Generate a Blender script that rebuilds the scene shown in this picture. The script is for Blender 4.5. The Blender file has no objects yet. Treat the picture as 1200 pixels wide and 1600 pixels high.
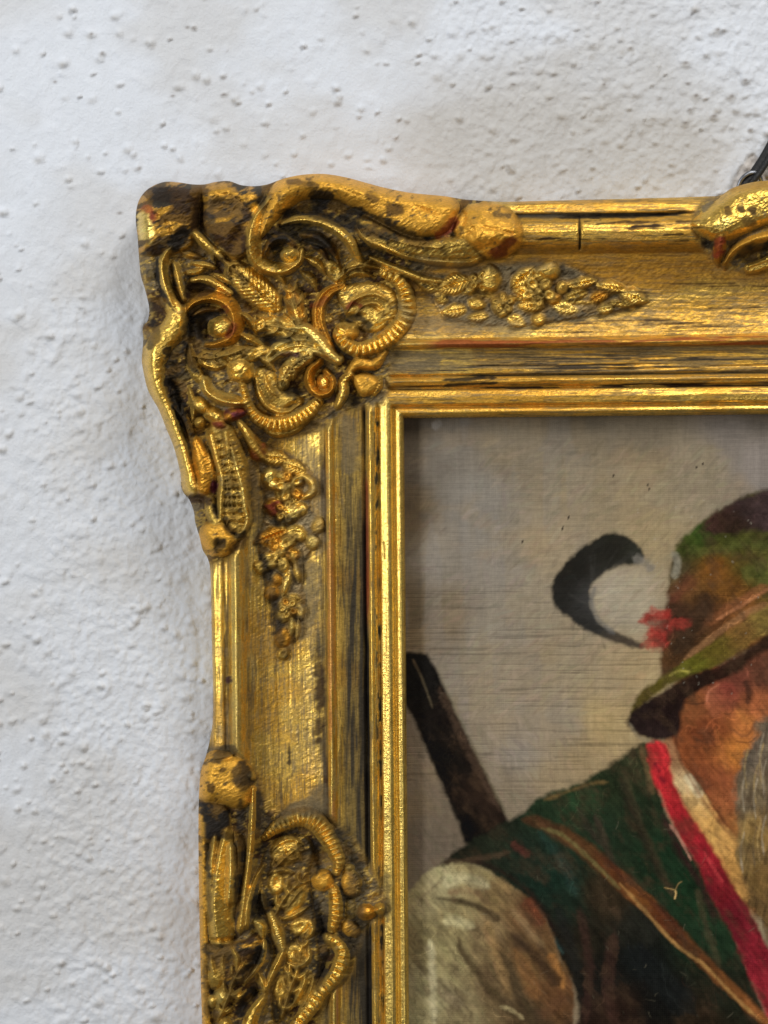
import bpy, math, random
import numpy as np
from mathutils import Vector

# ------------------------------------------------------------------ camera, world, lamps
scene = bpy.context.scene
COL = scene.collection
S = 0.00025                 # metres per photo pixel on the wall plane
D = 1700.0                  # camera distance from the wall, in the same pixels

cam_data = bpy.data.cameras.new("camera")
cam = bpy.data.objects.new("camera", cam_data)
COL.objects.link(cam)
cam.location = (0, -D * S, 0)
cam.rotation_euler = (math.radians(90), 0, 0)
cam_data.sensor_width = 36
cam_data.lens = 36 * D / 1600.0
cam_data.clip_start = 0.01
cam_data.clip_end = 50
cam_data.dof.use_dof = True
cam_data.dof.focus_distance = (D - 70) * S
cam_data.dof.aperture_fstop = 18
scene.camera = cam

world = bpy.data.worlds.new("World")
scene.world = world
world.use_nodes = True
bg = world.node_tree.nodes["Background"]
bg.inputs[0].default_value = (0.90, 0.94, 1.0, 1)
bg.inputs[1].default_value = 0.09


def area_lamp(name, loc, target, size, size_y, power, color):
    d = bpy.data.lights.new(name, 'AREA')
    d.shape = 'RECTANGLE'
    d.size, d.size_y, d.energy, d.color = size, size_y, power, color
    o = bpy.data.objects.new(name, d)
    COL.objects.link(o)
    o.location = loc
    o.rotation_euler = (Vector(target) - Vector(loc)).to_track_quat('-Z', 'Y').to_euler()
    return o


area_lamp("window_light", (0.62, -0.80, 1.10), (0, 0, 0), 0.5, 0.55, 14.2, (1.0, 0.98, 0.95))
area_lamp("side_fill_light", (-0.95, -0.80, 0.25), (0, 0, 0), 0.20, 0.9, 11.0, (0.93, 0.96, 1.0))  # added lamp on the left: bead highlights and fill for the wall shadow
area_lamp("front_fill_light", (0.15, -1.3, -0.55), (0, 0, 0), 0.35, 0.35, 2.4, (1.0, 0.95, 0.88))  # unseen lamp added in front as gentle fill

scene.view_settings.view_transform = 'Standard'
scene.view_settings.look = 'None'
scene.view_settings.exposure = 0
scene.view_settings.gamma = 1

# ------------------------------------------------------------------ numpy helpers
rng = np.random.RandomState(7)


def srgb(r, g, b):
    c = np.array([r, g, b], float) / 255.0
    return np.where(c <= 0.04045, c / 12.92, ((c + 0.055) / 1.055) ** 2.4)


def sstep(a, b, x):
    t = np.clip((x - a) / (b - a), 0, 1)
    return t * t * (3 - 2 * t)


def vnoise(x, y, seed):
    r = np.random.RandomState(seed)
    tab = r.rand(256, 256).astype(np.float32)
    xi = np.floor(x).astype(np.int64); yi = np.floor(y).astype(np.int64)
    fx = (x - xi).astype(np.float32); fy = (y - yi).astype(np.float32)
    fx = fx * fx * (3 - 2 * fx); fy = fy * fy * (3 - 2 * fy)
    x0 = xi & 255; x1 = (xi + 1) & 255; y0 = yi & 255; y1 = (yi + 1) & 255
    return ((tab[y0, x0] * (1 - fx) + tab[y0, x1] * fx) * (1 - fy)
            + (tab[y1, x0] * (1 - fx) + tab[y1, x1] * fx) * fy)


def fbm(x, y, sx, sy, seed, octv=3, ang=0.0):
    """0..1 noise; sx, sy are feature sizes in px along/across a direction turned by ang degrees"""
    a = math.radians(ang); c, s = math.cos(a), math.sin(a)
    u = (x * c + y * s) / sx; v = (-x * s + y * c) / sy
    out = 0; amp = 1; tot = 0
    for o in range(octv):
        out = out + amp * vnoise(u * 2 ** o + 17.3 * o, v * 2 ** o + 5.1 * o, seed + o)
        tot += amp; amp *= 0.55
    return out / tot


def catmull(pts, step=1.6):
    p = np.array(pts, float)
    if len(p) == 2:
        n = max(2, int(np.hypot(*(p[1] - p[0])) / step))
        t = np.linspace(0, 1, n + 1)[:, None]
        return p[0] * (1 - t) + p[1] * t
    q = np.vstack([2 * p[0] - p[1], p, 2 * p[-1] - p[-2]])
    out = []
    for i in range(1, len(q) - 2):
        n = max(2, int(np.hypot(*(q[i + 1] - q[i])) / step))
        t = np.arange(n)[:, None] / n
        out.append(0.5 * (2 * q[i] + (q[i + 1] - q[i - 1]) * t
                          + (2 * q[i - 1] - 5 * q[i] + 4 * q[i + 1] - q[i + 2]) * t ** 2
                          + (3 * q[i] - q[i - 1] - 3 * q[i + 1] + q[i + 2]) * t ** 3))
    out.append(p[-1:])
    return np.vstack(out)


def closed_curve(pts, step=3):
    p = [tuple(a) for a in pts]
    c = catmull([p[-1]] + p + [p[0], p[1]], step)
    # keep the loop once only
    d0 = np.hypot(*(c - np.array(p[0])).T)
    i0 = int(np.argmin(d0[:len(d0) // 2])); i1 = len(d0) // 2 + int(np.argmin(d0[len(d0) // 2:]))
    return c[i0:i1]


def blur(a, r):
    """three box blurs of half-width r (in samples)"""
    r = max(1, int(r))
    for _ in range(3):
        for ax in (0, 1):
            p = [(0, 0), (0, 0)]; p[ax] = (r + 1, r)
            c = np.cumsum(np.pad(a, p, mode='edge'), axis=ax, dtype=np.float64)
            n = a.shape[ax]
            hi = np.take(c, np.arange(2 * r + 1, 2 * r + 1 + n), axis=ax)
            lo = np.take(c, np.arange(0, n), axis=ax)
            a = (hi - lo) / (2 * r + 1)
    return a


class Grid:
    """raster of points addressed in photo pixels"""
    def __init__(self, x0, x1, y0, y1, step, kx=0.0, ky=0.0):
        self.step = step
        xs = np.arange(x0, x1 + .01, step); ys = np.arange(y0, y1 + .01, step)
        X, Y = np.meshgrid(xs, ys)
        self.VX = X + kx * (Y - 800); self.VY = Y + ky * (X - 900)
        self.x0, self.y0 = x0, y0
        self.ny, self.nx = X.shape
        self.kx, self.ky = kx, ky

    def box(self, ax, bx, ay, by):
        m = 12
        i0 = max(0, int((ay - self.y0 - m) / self.step)); i1 = min(self.ny, int((by - self.y0 + m) / self.step) + 2)
        j0 = max(0, int((ax - self.x0 - m) / self.step)); j1 = min(self.nx, int((bx - self.x0 + m) / self.step) + 2)
        return (slice(i0, max(i0, i1)), slice(j0, max(j0, j1)))

    def path(self, pts, reach):
        """slice, distance (signed), t in 0..1, arc length"""
        c = catmull(pts)
        sl = self.box(c[:, 0].min() - reach, c[:, 0].max() + reach, c[:, 1].min() - reach, c[:, 1].max() + reach)
        x = self.VX[sl]; y = self.VY[sl]
        shp = x.shape; x = x.ravel(); y = y.ravel()
        seg = np.hypot(*np.diff(c, axis=0).T); arc = np.concatenate([[0], np.cumsum(seg)])
        tan = np.gradient(c, axis=0); tan /= np.hypot(tan[:, 0], tan[:, 1])[:, None] + 1e-9
        best = np.full(x.shape, 1e9); idx = np.zeros(x.shape, np.int64)
        for k in range(len(c)):
            d2 = (x - c[k, 0]) ** 2 + (y - c[k, 1]) ** 2
            m = d2 < best
            best[m] = d2[m]; idx[m] = k
        dx = x - c[idx, 0]; dy = y - c[idx, 1]
        al = dx * tan[idx, 0] + dy * tan[idx, 1]
        side = np.sign(tan[idx, 0] * dy - tan[idx, 1] * dx)
        endm = (idx == 0) | (idx == len(c) - 1)
        d = np.where(endm, np.sqrt(best), np.sqrt(np.maximum(best - al ** 2, 0)))
        s = arc[idx] + np.clip(al, -1.5, 1.5)
        return sl, (d * side).reshape(shp), (s / arc[-1]).reshape(shp), s.reshape(shp), d.reshape(shp)

    def poly(self, pts, reach, smooth=True):
        """slice and signed distance (positive inside) to a closed outline"""
        c = closed_curve(pts) if smooth else np.array(pts, float)
        sl = self.box(c[:, 0].min() - reach, c[:, 0].max() + reach, c[:, 1].min() - reach, c[:, 1].max() + reach)
        x = self.VX[sl]; y = self.VY[sl]
        ins = np.zeros(x.shape, bool); best = np.full(x.shape, 1e9)
        n = len(c)
        for k in range(n):
            a = c[k]; b = c[(k + 1) % n]
            if a[1] != b[1]:
                cr = ((a[1] > y) != (b[1] > y)) & (x < (b[0] - a[0]) * (y - a[1]) / (b[1] - a[1]) + a[0])
                ins ^= cr
            e = b - a; L = e @ e
            if L < 1e-9:
                continue
            t = np.clip(((x - a[0]) * e[0] + (y - a[1]) * e[1]) / L, 0, 1)
            best = np.minimum(best, (x - a[0] - t * e[0]) ** 2 + (y - a[1] - t * e[1]) ** 2)
        d = np.sqrt(best)
        return sl, np.where(ins, d, -d)


def to_world(px, py, h):
    k = S * (D - h) / D
    return np.stack([(px - 600) * k, -h * S, -(py - 800) * k], axis=-1)


def link(name, me, mat, parent=None):
    o = bpy.data.objects.new(name, me)
    COL.objects.link(o)
    if mat:
        me.materials.append(mat)
    if parent:
        o.parent = parent
    return o


def mesh_from(name, co, quads, color=None, normals=None):
    me = bpy.data.meshes.new(name)
    n, m = len(co), len(quads)
    me.vertices.add(n); me.vertices.foreach_set("co", np.ascontiguousarray(co, np.float32).ravel())
    me.loops.add(4 * m); me.loops.foreach_set("vertex_index", np.ascontiguousarray(quads, np.int32).ravel())
    me.polygons.add(m); me.polygons.foreach_set("loop_start", np.arange(0, 4 * m, 4, dtype=np.int32))
    me.update(calc_edges=True)
    if color is not None:
        at = me.color_attributes.new("paint", 'FLOAT_COLOR', 'POINT')
        at.data.foreach_set("color", np.ascontiguousarray(color, np.float32).ravel())
    if normals is not None:
        me.normals_split_custom_set_from_vertices(normals.tolist())
    return me


def submesh(name, quads, co, color, normals):
    u, inv = np.unique(quads.ravel(), return_inverse=True)
    return mesh_from(name, co[u], inv.reshape(-1, 4), color[u], None if normals is None else normals[u])


# ------------------------------------------------------------------ materials
def new_mat(name):
    m = bpy.data.materials.new(name); m.use_nodes = True
    nt = m.node_tree
    return m, nt, nt.nodes["Principled BSDF"]


def nd(nt, typ, **kw):
    n = nt.nodes.new(typ)
    for k, v in kw.items():
        setattr(n, k, v)
    return n


def gilt_material():
    m, nt, b = new_mat("gilded_gesso")
    L = nt.links.new
    at = nd(nt, 'ShaderNodeVertexColor', layer_name="paint")
    tc = nd(nt, 'ShaderNodeTexCoord')
    mp = nd(nt, 'ShaderNodeMapping')
    mp.inputs['Rotation'].default_value = (0, math.radians(25), 0)
    mp.inputs['Scale'].default_value = (1, 1, 2.6)
    L(tc.outputs['Object'], mp.inputs[0])
    n1 = nd(nt, 'ShaderNodeTexNoise'); n1.inputs['Scale'].default_value = 700; n1.inputs['Detail'].default_value = 5
    n1.inputs['Roughness'].default_value = 0.65
    L(mp.outputs[0], n1.inputs[0])
    n2 = nd(nt, 'ShaderNodeTexNoise'); n2.inputs['Scale'].default_value = 1700; n2.inputs['Detail'].default_value = 3
    L(tc.outputs['Object'], n2.inputs[0])
    # colour: painted layer, slightly varied in value
    mr = nd(nt, 'ShaderNodeMapRange'); mr.inputs[1].default_value = 0.3; mr.inputs[2].default_value = 0.7
    mr.inputs[3].default_value = 0.72; mr.inputs[4].default_value = 1.22
    L(n1.outputs[0], mr.inputs[0])
    mx = nd(nt, 'ShaderNodeMix', data_type='RGBA', blend_type='MULTIPLY'); mx.inputs[0].default_value = 1
    L(at.outputs[0], mx.inputs[6]); L(mr.outputs[0], mx.inputs[7])
    L(mx.outputs[2], b.inputs['Base Color'])
    L(at.outputs[1], b.inputs['Metallic'])
    rr = nd(nt, 'ShaderNodeMapRange'); rr.inputs[3].default_value = 0.66; rr.inputs[4].default_value = 0.27
    L(at.outputs[1], rr.inputs[0])
    ra = nd(nt, 'ShaderNodeMath', operation='MULTIPLY_ADD'); ra.inputs[1].default_value = 0.28; ra.inputs[2].default_value = -0.12
    L(n2.outputs[0], ra.inputs[0])
    rs = nd(nt, 'ShaderNodeMath', operation='ADD'); L(rr.outputs[0], rs.inputs[0]); L(ra.outputs[0], rs.inputs[1])
    L(rs.outputs[0], b.inputs['Roughness'])
    b.inputs['Specular IOR Level'].default_value = 0.14
    bm = nd(nt, 'ShaderNodeBump'); bm.inputs['Strength'].default_value = 0.40; bm.inputs['Distance'].default_value = 0.0005
    ad = nd(nt, 'ShaderNodeMath', operation='MULTIPLY_ADD'); ad.inputs[1].default_value = 0.15
    L(n2.outputs[0], ad.inputs[0]); L(n1.outputs[0], ad.inputs[2])
    L(ad.outputs[0], bm.inputs['Height']); L(bm.outputs[0], b.inputs['Normal'])
    return m


def paint_material():
    m, nt, b = new_mat("oil_paint_on_canvas")
    L = nt.links.new
    at = nd(nt, 'ShaderNodeVertexColor', layer_name="paint")
    tc = nd(nt, 'ShaderNodeTexCoord')
    L(at.outputs[0], b.inputs['Base Color'])
    b.inputs['Roughness'].default_value = 0.45
    b.inputs['Specular IOR Level'].default_value = 0.04
    w = []
    for ax in ('X', 'Z'):
        wv = nd(nt, 'ShaderNodeTexWave', wave_type='BANDS', bands_direction=ax)
        wv.inputs['Scale'].default_value = 420; wv.inputs['Distortion'].default_value = 1.6
        wv.inputs['Detail'].default_value = 2
        L(tc.outputs['Object'], wv.inputs[0]); w.append(wv)
    mul = nd(nt, 'ShaderNodeMath', operation='ADD'); L(w[0].outputs[1], mul.inputs[0]); L(w[1].outputs[1], mul.inputs[1])
    n = nd(nt, 'ShaderNodeTexNoise'); n.inputs['Scale'].default_value = 900; n.inputs['Detail'].default_value = 5
    L(tc.outputs['Object'], n.inputs[0])
    ad = nd(nt, 'ShaderNodeMath', operation='MULTIPLY_ADD'); ad.inputs[1].default_value = 0.35
    L(mul.outputs[0], ad.inputs[0]); L(n.outputs[0], ad.inputs[2])
    bm = nd(nt, 'ShaderNodeBump'); bm.inputs['Strength'].default_value = 0.22; bm.inputs['Distance'].default_value = 0.0003
    L(ad.outputs[0], bm.inputs['Height']); L(bm.outputs[0], b.inputs['Normal'])
    return m


def wall_material():
    m, nt, b = new_mat("white_roughcast_paint")
    L = nt.links.new
    at = nd(nt, 'ShaderNodeVertexColor', layer_name="paint")
    tc = nd(nt, 'ShaderNodeTexCoord')
    L(at.outputs[0], b.inputs['Base Color'])
    b.inputs['Roughness'].default_value = 0.75
    b.inputs['Specular IOR Level'].default_value = 0.25
    n = nd(nt, 'ShaderNodeTexNoise'); n.inputs['Scale'].default_value = 900; n.inputs['Detail'].default_value = 6
    n.inputs['Roughness'].default_value = 0.6
    L(tc.outputs['Object'], n.inputs[0])
    bm = nd(nt, 'ShaderNodeBump'); bm.inputs['Strength'].default_value = 0.65; bm.inputs['Distance'].default_value = 0.0005
    L(n.outputs[0], bm.inputs['Height']); L(bm.outputs[0], b.inputs['Normal'])
    return m


def plain_material(name, col, rough, metal=0.0, bump=0.0):
    m, nt, b = new_mat(name)
    L = nt.links.new
    tc = nd(nt, 'ShaderNodeTexCoord')
    n = nd(nt, 'ShaderNodeTexNoise'); n.inputs['Scale'].default_value = 800; n.inputs['Detail'].default_value = 4
    L(tc.outputs['Object'], n.inputs[0])
    rp = nd(nt, 'ShaderNodeValToRGB')
    rp.color_ramp.elements[0].color = (*[c * 0.6 for c in col], 1)
    rp.color_ramp.elements[1].color = (*[min(1, c * 1.4) for c in col], 1)
    L(n.outputs[0], rp.inputs[0]); L(rp.outputs[0], b.inputs['Base Color'])
    b.inputs['Roughness'].default_value = rough; b.inputs['Metallic'].default_value = metal
    bm = nd(nt, 'ShaderNodeBump'); bm.inputs['Strength'].default_value = bump; bm.inputs['Distance'].default_value = 0.0005
    L(n.outputs[0], bm.inputs['Height']); L(bm.outputs[0], b.inputs['Normal'])
    return m


GILT = gilt_material()

# ------------------------------------------------------------------ the wall
#WALL
def build_wall():
    g = Grid(-200, 1400, -200, 1800, 2.2)
    x, y = g.VX, g.VY
    under = (x > 400) & (y > 400)
    h = 2.5 * (fbm(x, y, 8, 8, 33, 2) - .5) * (.4 + sstep(330, 520, y) * sstep(20, 110, x) + sstep(600, 760, x)) + 1.4 * (fbm(x, y, 60, 60, 31, 3) - 0.5) + (1.1 + 1.3 * sstep(330, 520, y) + .7 * sstep(450, 900, x)) * (fbm(x, y, 17, 21, 35, 3) - 0.5)
    # density of the roughcast: smoother in the upper left and along the left edge
    dens = np.clip(0.55 + 0.6 * sstep(420, 900, x) + 0.7 * sstep(330, 560, y), 0, 1.3)
    rough_zone = fbm(x, y, 130, 130, 41, 2)
    nod = fbm(x, y, 22, 22, 52, 2, 30)
    h += 1.5 * dens * sstep(0.50, 0.85, nod)
    r = np.random.RandomState(11)
    pts = [(113, 13), (107, 51), (143, 53), (303, 43), (160, 83), (328, 76), (307, 118), (323, 124), (350, 147),
           (25, 78), (180, 25), (187, 52), (238, 68), (280, 135), (145, 155), (353, 200), (215, 262), (62, 247),
           (985, 75), (944, 132), (1072, 98), (1088, 149), (1144, 150), (1165, 125), (1122, 46), (1078, 171),
           (1116, 181), (1173, 203), (802, 132), (1071, 192), (897, 100), (878, 180), (857, 150), (770, 203),
           (718, 185), (940, 165), (915, 150), (720, 85), (758, 87), (875, 60), (825, 88), (970, 225), (845, 110)]
    n_rand = 3000
    rx = r.uniform(-240, 1440, n_rand); ry = r.uniform(-240, 1840, n_rand)
    dark_mask = np.zeros(x.shape)
    allp = [(a, b, r.uniform(5, 9), r.uniform(2.0, 3.6)) for a, b in pts]
    for a, b in zip(rx, ry):
        if a > 520 and b > 420:
            continue
        k = 0.55 + 0.45 * (b > 420) if a < 420 else 1.0
        if r.rand() > k:
            continue
        allp.append((a, b, r.uniform(3.2, 6.6) * (1.0 if r.rand() < .8 else 1.4), r.uniform(0.8, 3.4) ** 1.15))
    for (a, b, rad, e) in allp:
        sl = g.box(a - 3 * rad, a + 3 * rad, b - 3 * rad, b + 3 * rad)
        xx = x[sl] - a; yy = y[sl] - b
        an = r.uniform(0, 3.14); c, s = math.cos(an), math.sin(an)
        u = (xx * c + yy * s) / rad; v = (-xx * s + yy * c) / (rad * r.uniform(0.6, 1.0))
        h[sl] += e * np.exp(-(u * u + v * v) ** 1.5)
        if e > 1.5:                                   # darker beige on the lower left of a pimple
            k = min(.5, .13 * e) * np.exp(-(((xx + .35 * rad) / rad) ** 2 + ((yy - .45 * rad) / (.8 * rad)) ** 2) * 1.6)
            dark_mask[sl] = np.maximum(dark_mask[sl], k)
    col = np.empty(x.shape + (4,)); col[..., 3] = 0
    base = np.array([0.665, 0.67, 0.68]); warm = np.array([0.525, 0.508, 0.48]); cool = np.array([0.70, 0.73, 0.775])
    wm = sstep(0.35, 0.7, fbm(x, y, 150, 110, 61, 3))
    patch = sstep(1.0, 0.6, np.hypot((x - 900) / 340, (y - 210) / 170))
    low = sstep(330, 470, y) * (x < 420)
    wmix = np.clip(0.35 * wm + 0.65 * patch + 0.25 * low, 0, 1)  # soft shade at upper right and lower left put into the wall colour
    cmix = np.clip(1 - wmix - 0.3 * wm, 0, 1)
    col[..., :3] = base + (warm - base) * wmix[..., None] + (cool - base) * (0.8 * cmix)[..., None]
    col[..., :3] *= (0.96 + 0.08 * fbm(x, y, 25, 25, 66, 3))[..., None]
    col[..., :3] += (np.array([.36, .31, .235]) - col[..., :3]) * dark_mask[..., None]
    brown = np.array([0.16, 0.12, 0.09])
    for i, (a, b) in enumerate([(985, 75), (944, 132), (1072, 98), (1075, 131), (1088, 149), (1144, 150), (1165, 125),
                                (1122, 46), (1078, 171), (1116, 181), (1173, 203), (802, 132), (1071, 192), (143, 53),
                                (303, 43), (293, 43), (160, 83), (350, 147), (218, 263), (187, 333), (270, 150), (86, 128)]):
        sl = g.box(a - 8, a + 8, b - 8, b + 8)
        k = 0.75 * np.exp(-(((x[sl] - a) / r.uniform(2.6, 4.5)) ** 2 + ((y[sl] - b) / r.uniform(1.8, 2.8)) ** 2))
        col[sl][..., :3] += (brown - col[sl][..., :3]) * k[..., None]
    # broken plaster round the hanging hook
    sl, f = g.poly([(1142, 300), (1150, 272), (1160, 258), (1168, 245), (1178, 240), (1190, 252), (1204, 262), (1212, 300), (1180, 315)], 14)
    k = sstep(-3, 4, f + 5 * (fbm(x[sl], y[sl], 9, 9, 71, 2) - .5))
    h[sl] -= 5 * k; h[sl] += 3.5 * k * fbm(x[sl], y[sl], 8, 8, 72, 3)
    pc = np.array([0.50, 0.45, 0.40]) * (0.6 + 0.8 * fbm(x[sl], y[sl], 10, 10, 73, 3))[..., None]
    col[sl][..., :3] += (pc - col[sl][..., :3]) * (0.8 * k)[..., None]
    h = np.where(under, 0.0, h)
    co = to_world(600 + (x - 600), y, h).reshape(-1, 3)
    idx = np.arange(g.ny * g.nx).reshape(g.ny, g.nx)
    q = np.stack([idx[1:, :-1], idx[1:, 1:], idx[:-1, 1:], idx[:-1, :-1]], -1)
    keep = ~(under[1:, 1:] & under[:-1, :-1])
    fine = q[keep]
    # behind the frame one plain sheet continues the wall
    j0 = int(np.argmax(x[0] > 400)); i0 = int(np.argmax(y[:, 0] > 400))
    extra = np.array([[idx[-1, j0], idx[-1, -1], idx[i0, -1], idx[i0, j0]]])
    quads = np.vstack([fine, extra])
    o = link("wall", submesh("wall", quads, co, col.reshape(-1, 4), None), wall_material())
    o["kind"] = "structure"
    o["label"] = "white painted roughcast wall with small bumps behind the frame"
    return o


build_wall()

# ------------------------------------------------------------------ the frame: relief on a raster in photo pixels
STEP = 1.25
G = Grid(188, 1384, 250, 1760, STEP, 0.0085, -0.011)
VX, VY = G.VX, G.VY

OUTLINE = [(330, 1790), (322, 1700), (316, 1600), (313, 1500), (311, 1400), (310, 1300), (311, 1240), (314, 1205), (322, 1180),
           (329, 1150), (333, 1110), (331, 1000), (329, 900), (325, 874), (317, 860), (312, 840), (305, 816),
           (303, 800), (296, 781), (288, 772), (283, 760), (282, 740), (272, 700), (260, 670), (248, 640),
           (240, 626), (230, 606), (222, 568), (223, 544), (224, 528), (223, 512), (231, 500), (233, 480), (226, 450),
           (220, 430), (217, 400), (215, 370), (212, 340), (216, 316), (226, 300), (240, 290), (258, 284), (280, 285),
           (300, 288), (320, 288), (338, 284), (358, 283), (376, 289), (396, 291), (418, 288), (440, 280),
           (460, 275), (484, 272), (510, 272), (540, 277), (570, 285), (600, 293), (640, 301), (690, 306), (710, 309),
           (730, 312), (770, 314.5), (800, 315), (900, 312.5), (1000, 310), (1100, 307), (1125, 305), (1142, 295),
           (1158, 289), (1180, 284), (1200, 282), (1240, 280), (1300, 285), (1420, 292)]
outline_c = catmull(OUTLINE, 4)
outline_poly = np.vstack([outline_c, [[1420, 1790]]])
sl_o, f_o = G.poly(outline_poly, 400, smooth=False)
F_OUT = np.full(VX.shape, -50.0); F_OUT[sl_o] = f_o
# the right and bottom borders of that closed outline are only where the model stops
SX = 631.2 + 0.0085 * (VY - 655); SY = 650.6 - 0.011 * (VX - 800)
F_HOLE = np.maximum(SX - VX, SY - VY)          # > 0 on the frame
FRAME = np.minimum(F_OUT, F_HOLE)

# profile knots: (u, top y at x=900, left x at y=880, height)
KN = [(0, 312.5, 328, 62), (1, 318, 331, 74), (2, 331, 345, 80), (3, 335, 351, 76), (4, 339, 356, 78), (5, 349, 361, 94), (6, 362, 368, 101),
      (7, 377, 376, 95), (8, 391, 384, 80), (9, 397, 389, 75), (10, 425, 412, 61), (11, 455, 440, 54), (12, 490, 474, 55),
      (13, 522, 500, 63), (14, 527, 508, 64), (15, 530, 511, 76), (16, 535, 516, 82), (17, 540, 521, 76), (18, 543, 524, 66),
      (19, 582, 566, 66), (20, 585.5, 572, 58), (21, 588, 575, 70), (22, 593, 580, 76), (23, 600, 588, 70), (24, 604, 592, 61),
      (25, 608, 596, 68), (26, 618, 607, 74), (27, 629, 613, 70), (28, 633.5, 617, 61), (29, 637, 621, 67), (30, 642, 627, 69),
      (31, 647, 632, 63), (32, 649.6, 633.2, 58)]
KN = np.array(KN, float)
TY = VY + 0.011 * (VX - 900)
TY = TY + (0.0 * TY)
LX = VX - 0.0085 * (VY - 880)
UT = np.interp(TY, KN[:, 1], KN[:, 0], left=-1, right=40)
UL = np.interp(LX, KN[:, 2], KN[:, 0], left=-1, right=40)
U = np.minimum(UT, UL)
ON_TOP = UT < UL
fine_u = np.linspace(0, 32, 641)
prof = np.interp(fine_u, KN[:, 0], KN[:, 3])
ker = np.ones(7) / 7
prof_s = np.convolve(np.pad(prof, 3, mode='edge'), ker, 'valid')
prof_s = np.convolve(np.pad(prof_s, 3, mode='edge'), ker, 'valid')
BASE = np.interp(U, fine_u, prof_s)
# hand-worked wood: long wandering waves and brush drag along each rail
along = np.where(ON_TOP, VX, VY); across = np.where(ON_TOP, VY, VX)
BASE = BASE + 1.6 * (fbm(along, across, 120, 26, 101, 2) - .5) + 1.1 * (fbm(along, across, 46, 2.6, 105, 2) - .5)
cove_m = sstep(8.5, 10, U) * sstep(14, 13, U)
BASE += cove_m * 1.2 * (fbm(VX, VY, 9, 4, 109, 3, -30) - .5)


def soft_zone(pts, r):
    m = np.zeros(VX.shape)
    sl, f = G.poly(pts, 3 * r)
    m[sl] = sstep(-r, r, f)
    return m


Z_CORNER = soft_zone([(190, 250), (720, 250), (760, 330), (700, 405), (640, 440), (645, 500), (615, 545), (600, 625), (545, 640),
                      (500, 670), (430, 690), (400, 740), (385, 830), (345, 876), (290, 870), (200, 700)], 9)
Z_CENTRE = soft_zone([(285, 1165), (330, 1165), (395, 1200), (425, 1265), (480, 1262), (540, 1300), (585, 1370), (602, 1420), (570, 1450),
                      (545, 1520), (500, 1590), (470, 1800), (285, 1800)], 9)
Z_TOPC = soft_zone([(1085, 340), (1120, 300), (1200, 262), (1420, 262), (1420, 420), (1180, 425), (1110, 400)], 8)
ORN = np.clip(Z_CORNER + Z_CENTRE + Z_TOPC, 0, 1)
GROUND = blur(np.where(U < 0, 72, BASE), 7)
GROUND_C = blur(np.where(U < 0, 84, np.clip(BASE, 60, 96)), 14)
GROUND = GROUND * (1 - ORN) + GROUND_C * ORN
H0 = BASE * (1 - ORN) + GROUND * ORN
H0 += ORN * 5.0 * (fbm(VX, VY, 14, 7, 121, 3, -25) - .5)
H = H0.copy()
OWN = np.zeros(VX.shape, np.int32)       # 0: rail
ELEMENTS = [None]                        # id -> (part key, name, tone)


def smax(a, b, k):
    t = np.clip(0.5 + 0.5 * (b - a) / k, 0, 1)
    return a * (1 - t) + b * t + k * t * (1 - t)


def put(sl, inside, e, part, name, tone):
    i = len(ELEMENTS); ELEMENTS.append((part, name, tone))
    old = H[sl]
    cand = GROUND[sl] + e
    new = np.where(inside, smax(old, cand, 1.6), old)
    OWN[sl] = np.where(inside & (cand > old - 0.3), i, OWN[sl])
    H[sl] = new


def shape(q, kind):
    q = np.clip(np.abs(q), 0, 1)
    if kind == 'round':
        return (1 - q ** 2) ** 0.55
    if kind == 'flat':
        return (1 - q ** 5) ** 0.7
    if kind == 'cup':
        return (1 - q ** 2) ** 0.5 * (1 - 0.42 * np.exp(-(q / 0.42) ** 2))
    if kind == 'ridge':
        return (1 - q) ** 0.9
    return (1 - q ** 2) ** 0.5


def tube(part, name, pts, w, e, kind='round', tone='gold', ribs=None, veins=None):
    w = np.atleast_1d(np.array(w, float)); e = np.atleast_1d(np.array(e, float))
    w = w * (1.32 if w.max() < 13 else 1.22 if w.max() < 19 else 1.08)
    sl, ds, t, s, d = G.path(pts, w.max() + 4)
    d = d * (1 + 0.22 * (fbm(VX[sl], VY[sl], 18, 18, 131, 2) - .5))
    tt = np.clip(t, 0, 1)
    r = np.interp(tt, np.linspace(0, 1, len(w)), w) / 2
    ee = np.interp(tt, np.linspace(0, 1, len(e)), e)
    q = d / r
    if kind == 'asym':                       # carved scroll: long inner slope, crest near one side
        qs = np.clip(ds / r, -1, 1) * (d / np.maximum(np.abs(ds), 1e-6))
        qs = np.clip(qs, -1, 1)
        v = np.where(qs < .38, np.clip((qs + 1) / 1.38, 0, 1) ** 1.15 * .82 + .18 * (1 - qs ** 2), np.clip((1 - qs) / .62, 0, 1) ** .55)
    else:
        v = shape(q, kind)
    if ribs:
        sp, dep = ribs; dep = min(.8, dep * 1.6)
        ph = s / sp + 0.06 * q * np.sign(ds)
        v = v * (1 - dep * np.clip(np.cos(2 * np.pi * ph), 0, 1) ** 2.2)
    if veins:
        sp, dep = veins
        v = v * (1 - dep * (0.5 + 0.5 * np.cos(2 * np.pi * (s + 0.8 * d) / sp)))
        v = v * (1 - 0.30 * np.exp(-(d / 1.8) ** 2))
    put(sl, q < 1, ee * v - 2.5 * q ** 6, part, name, tone)


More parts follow.
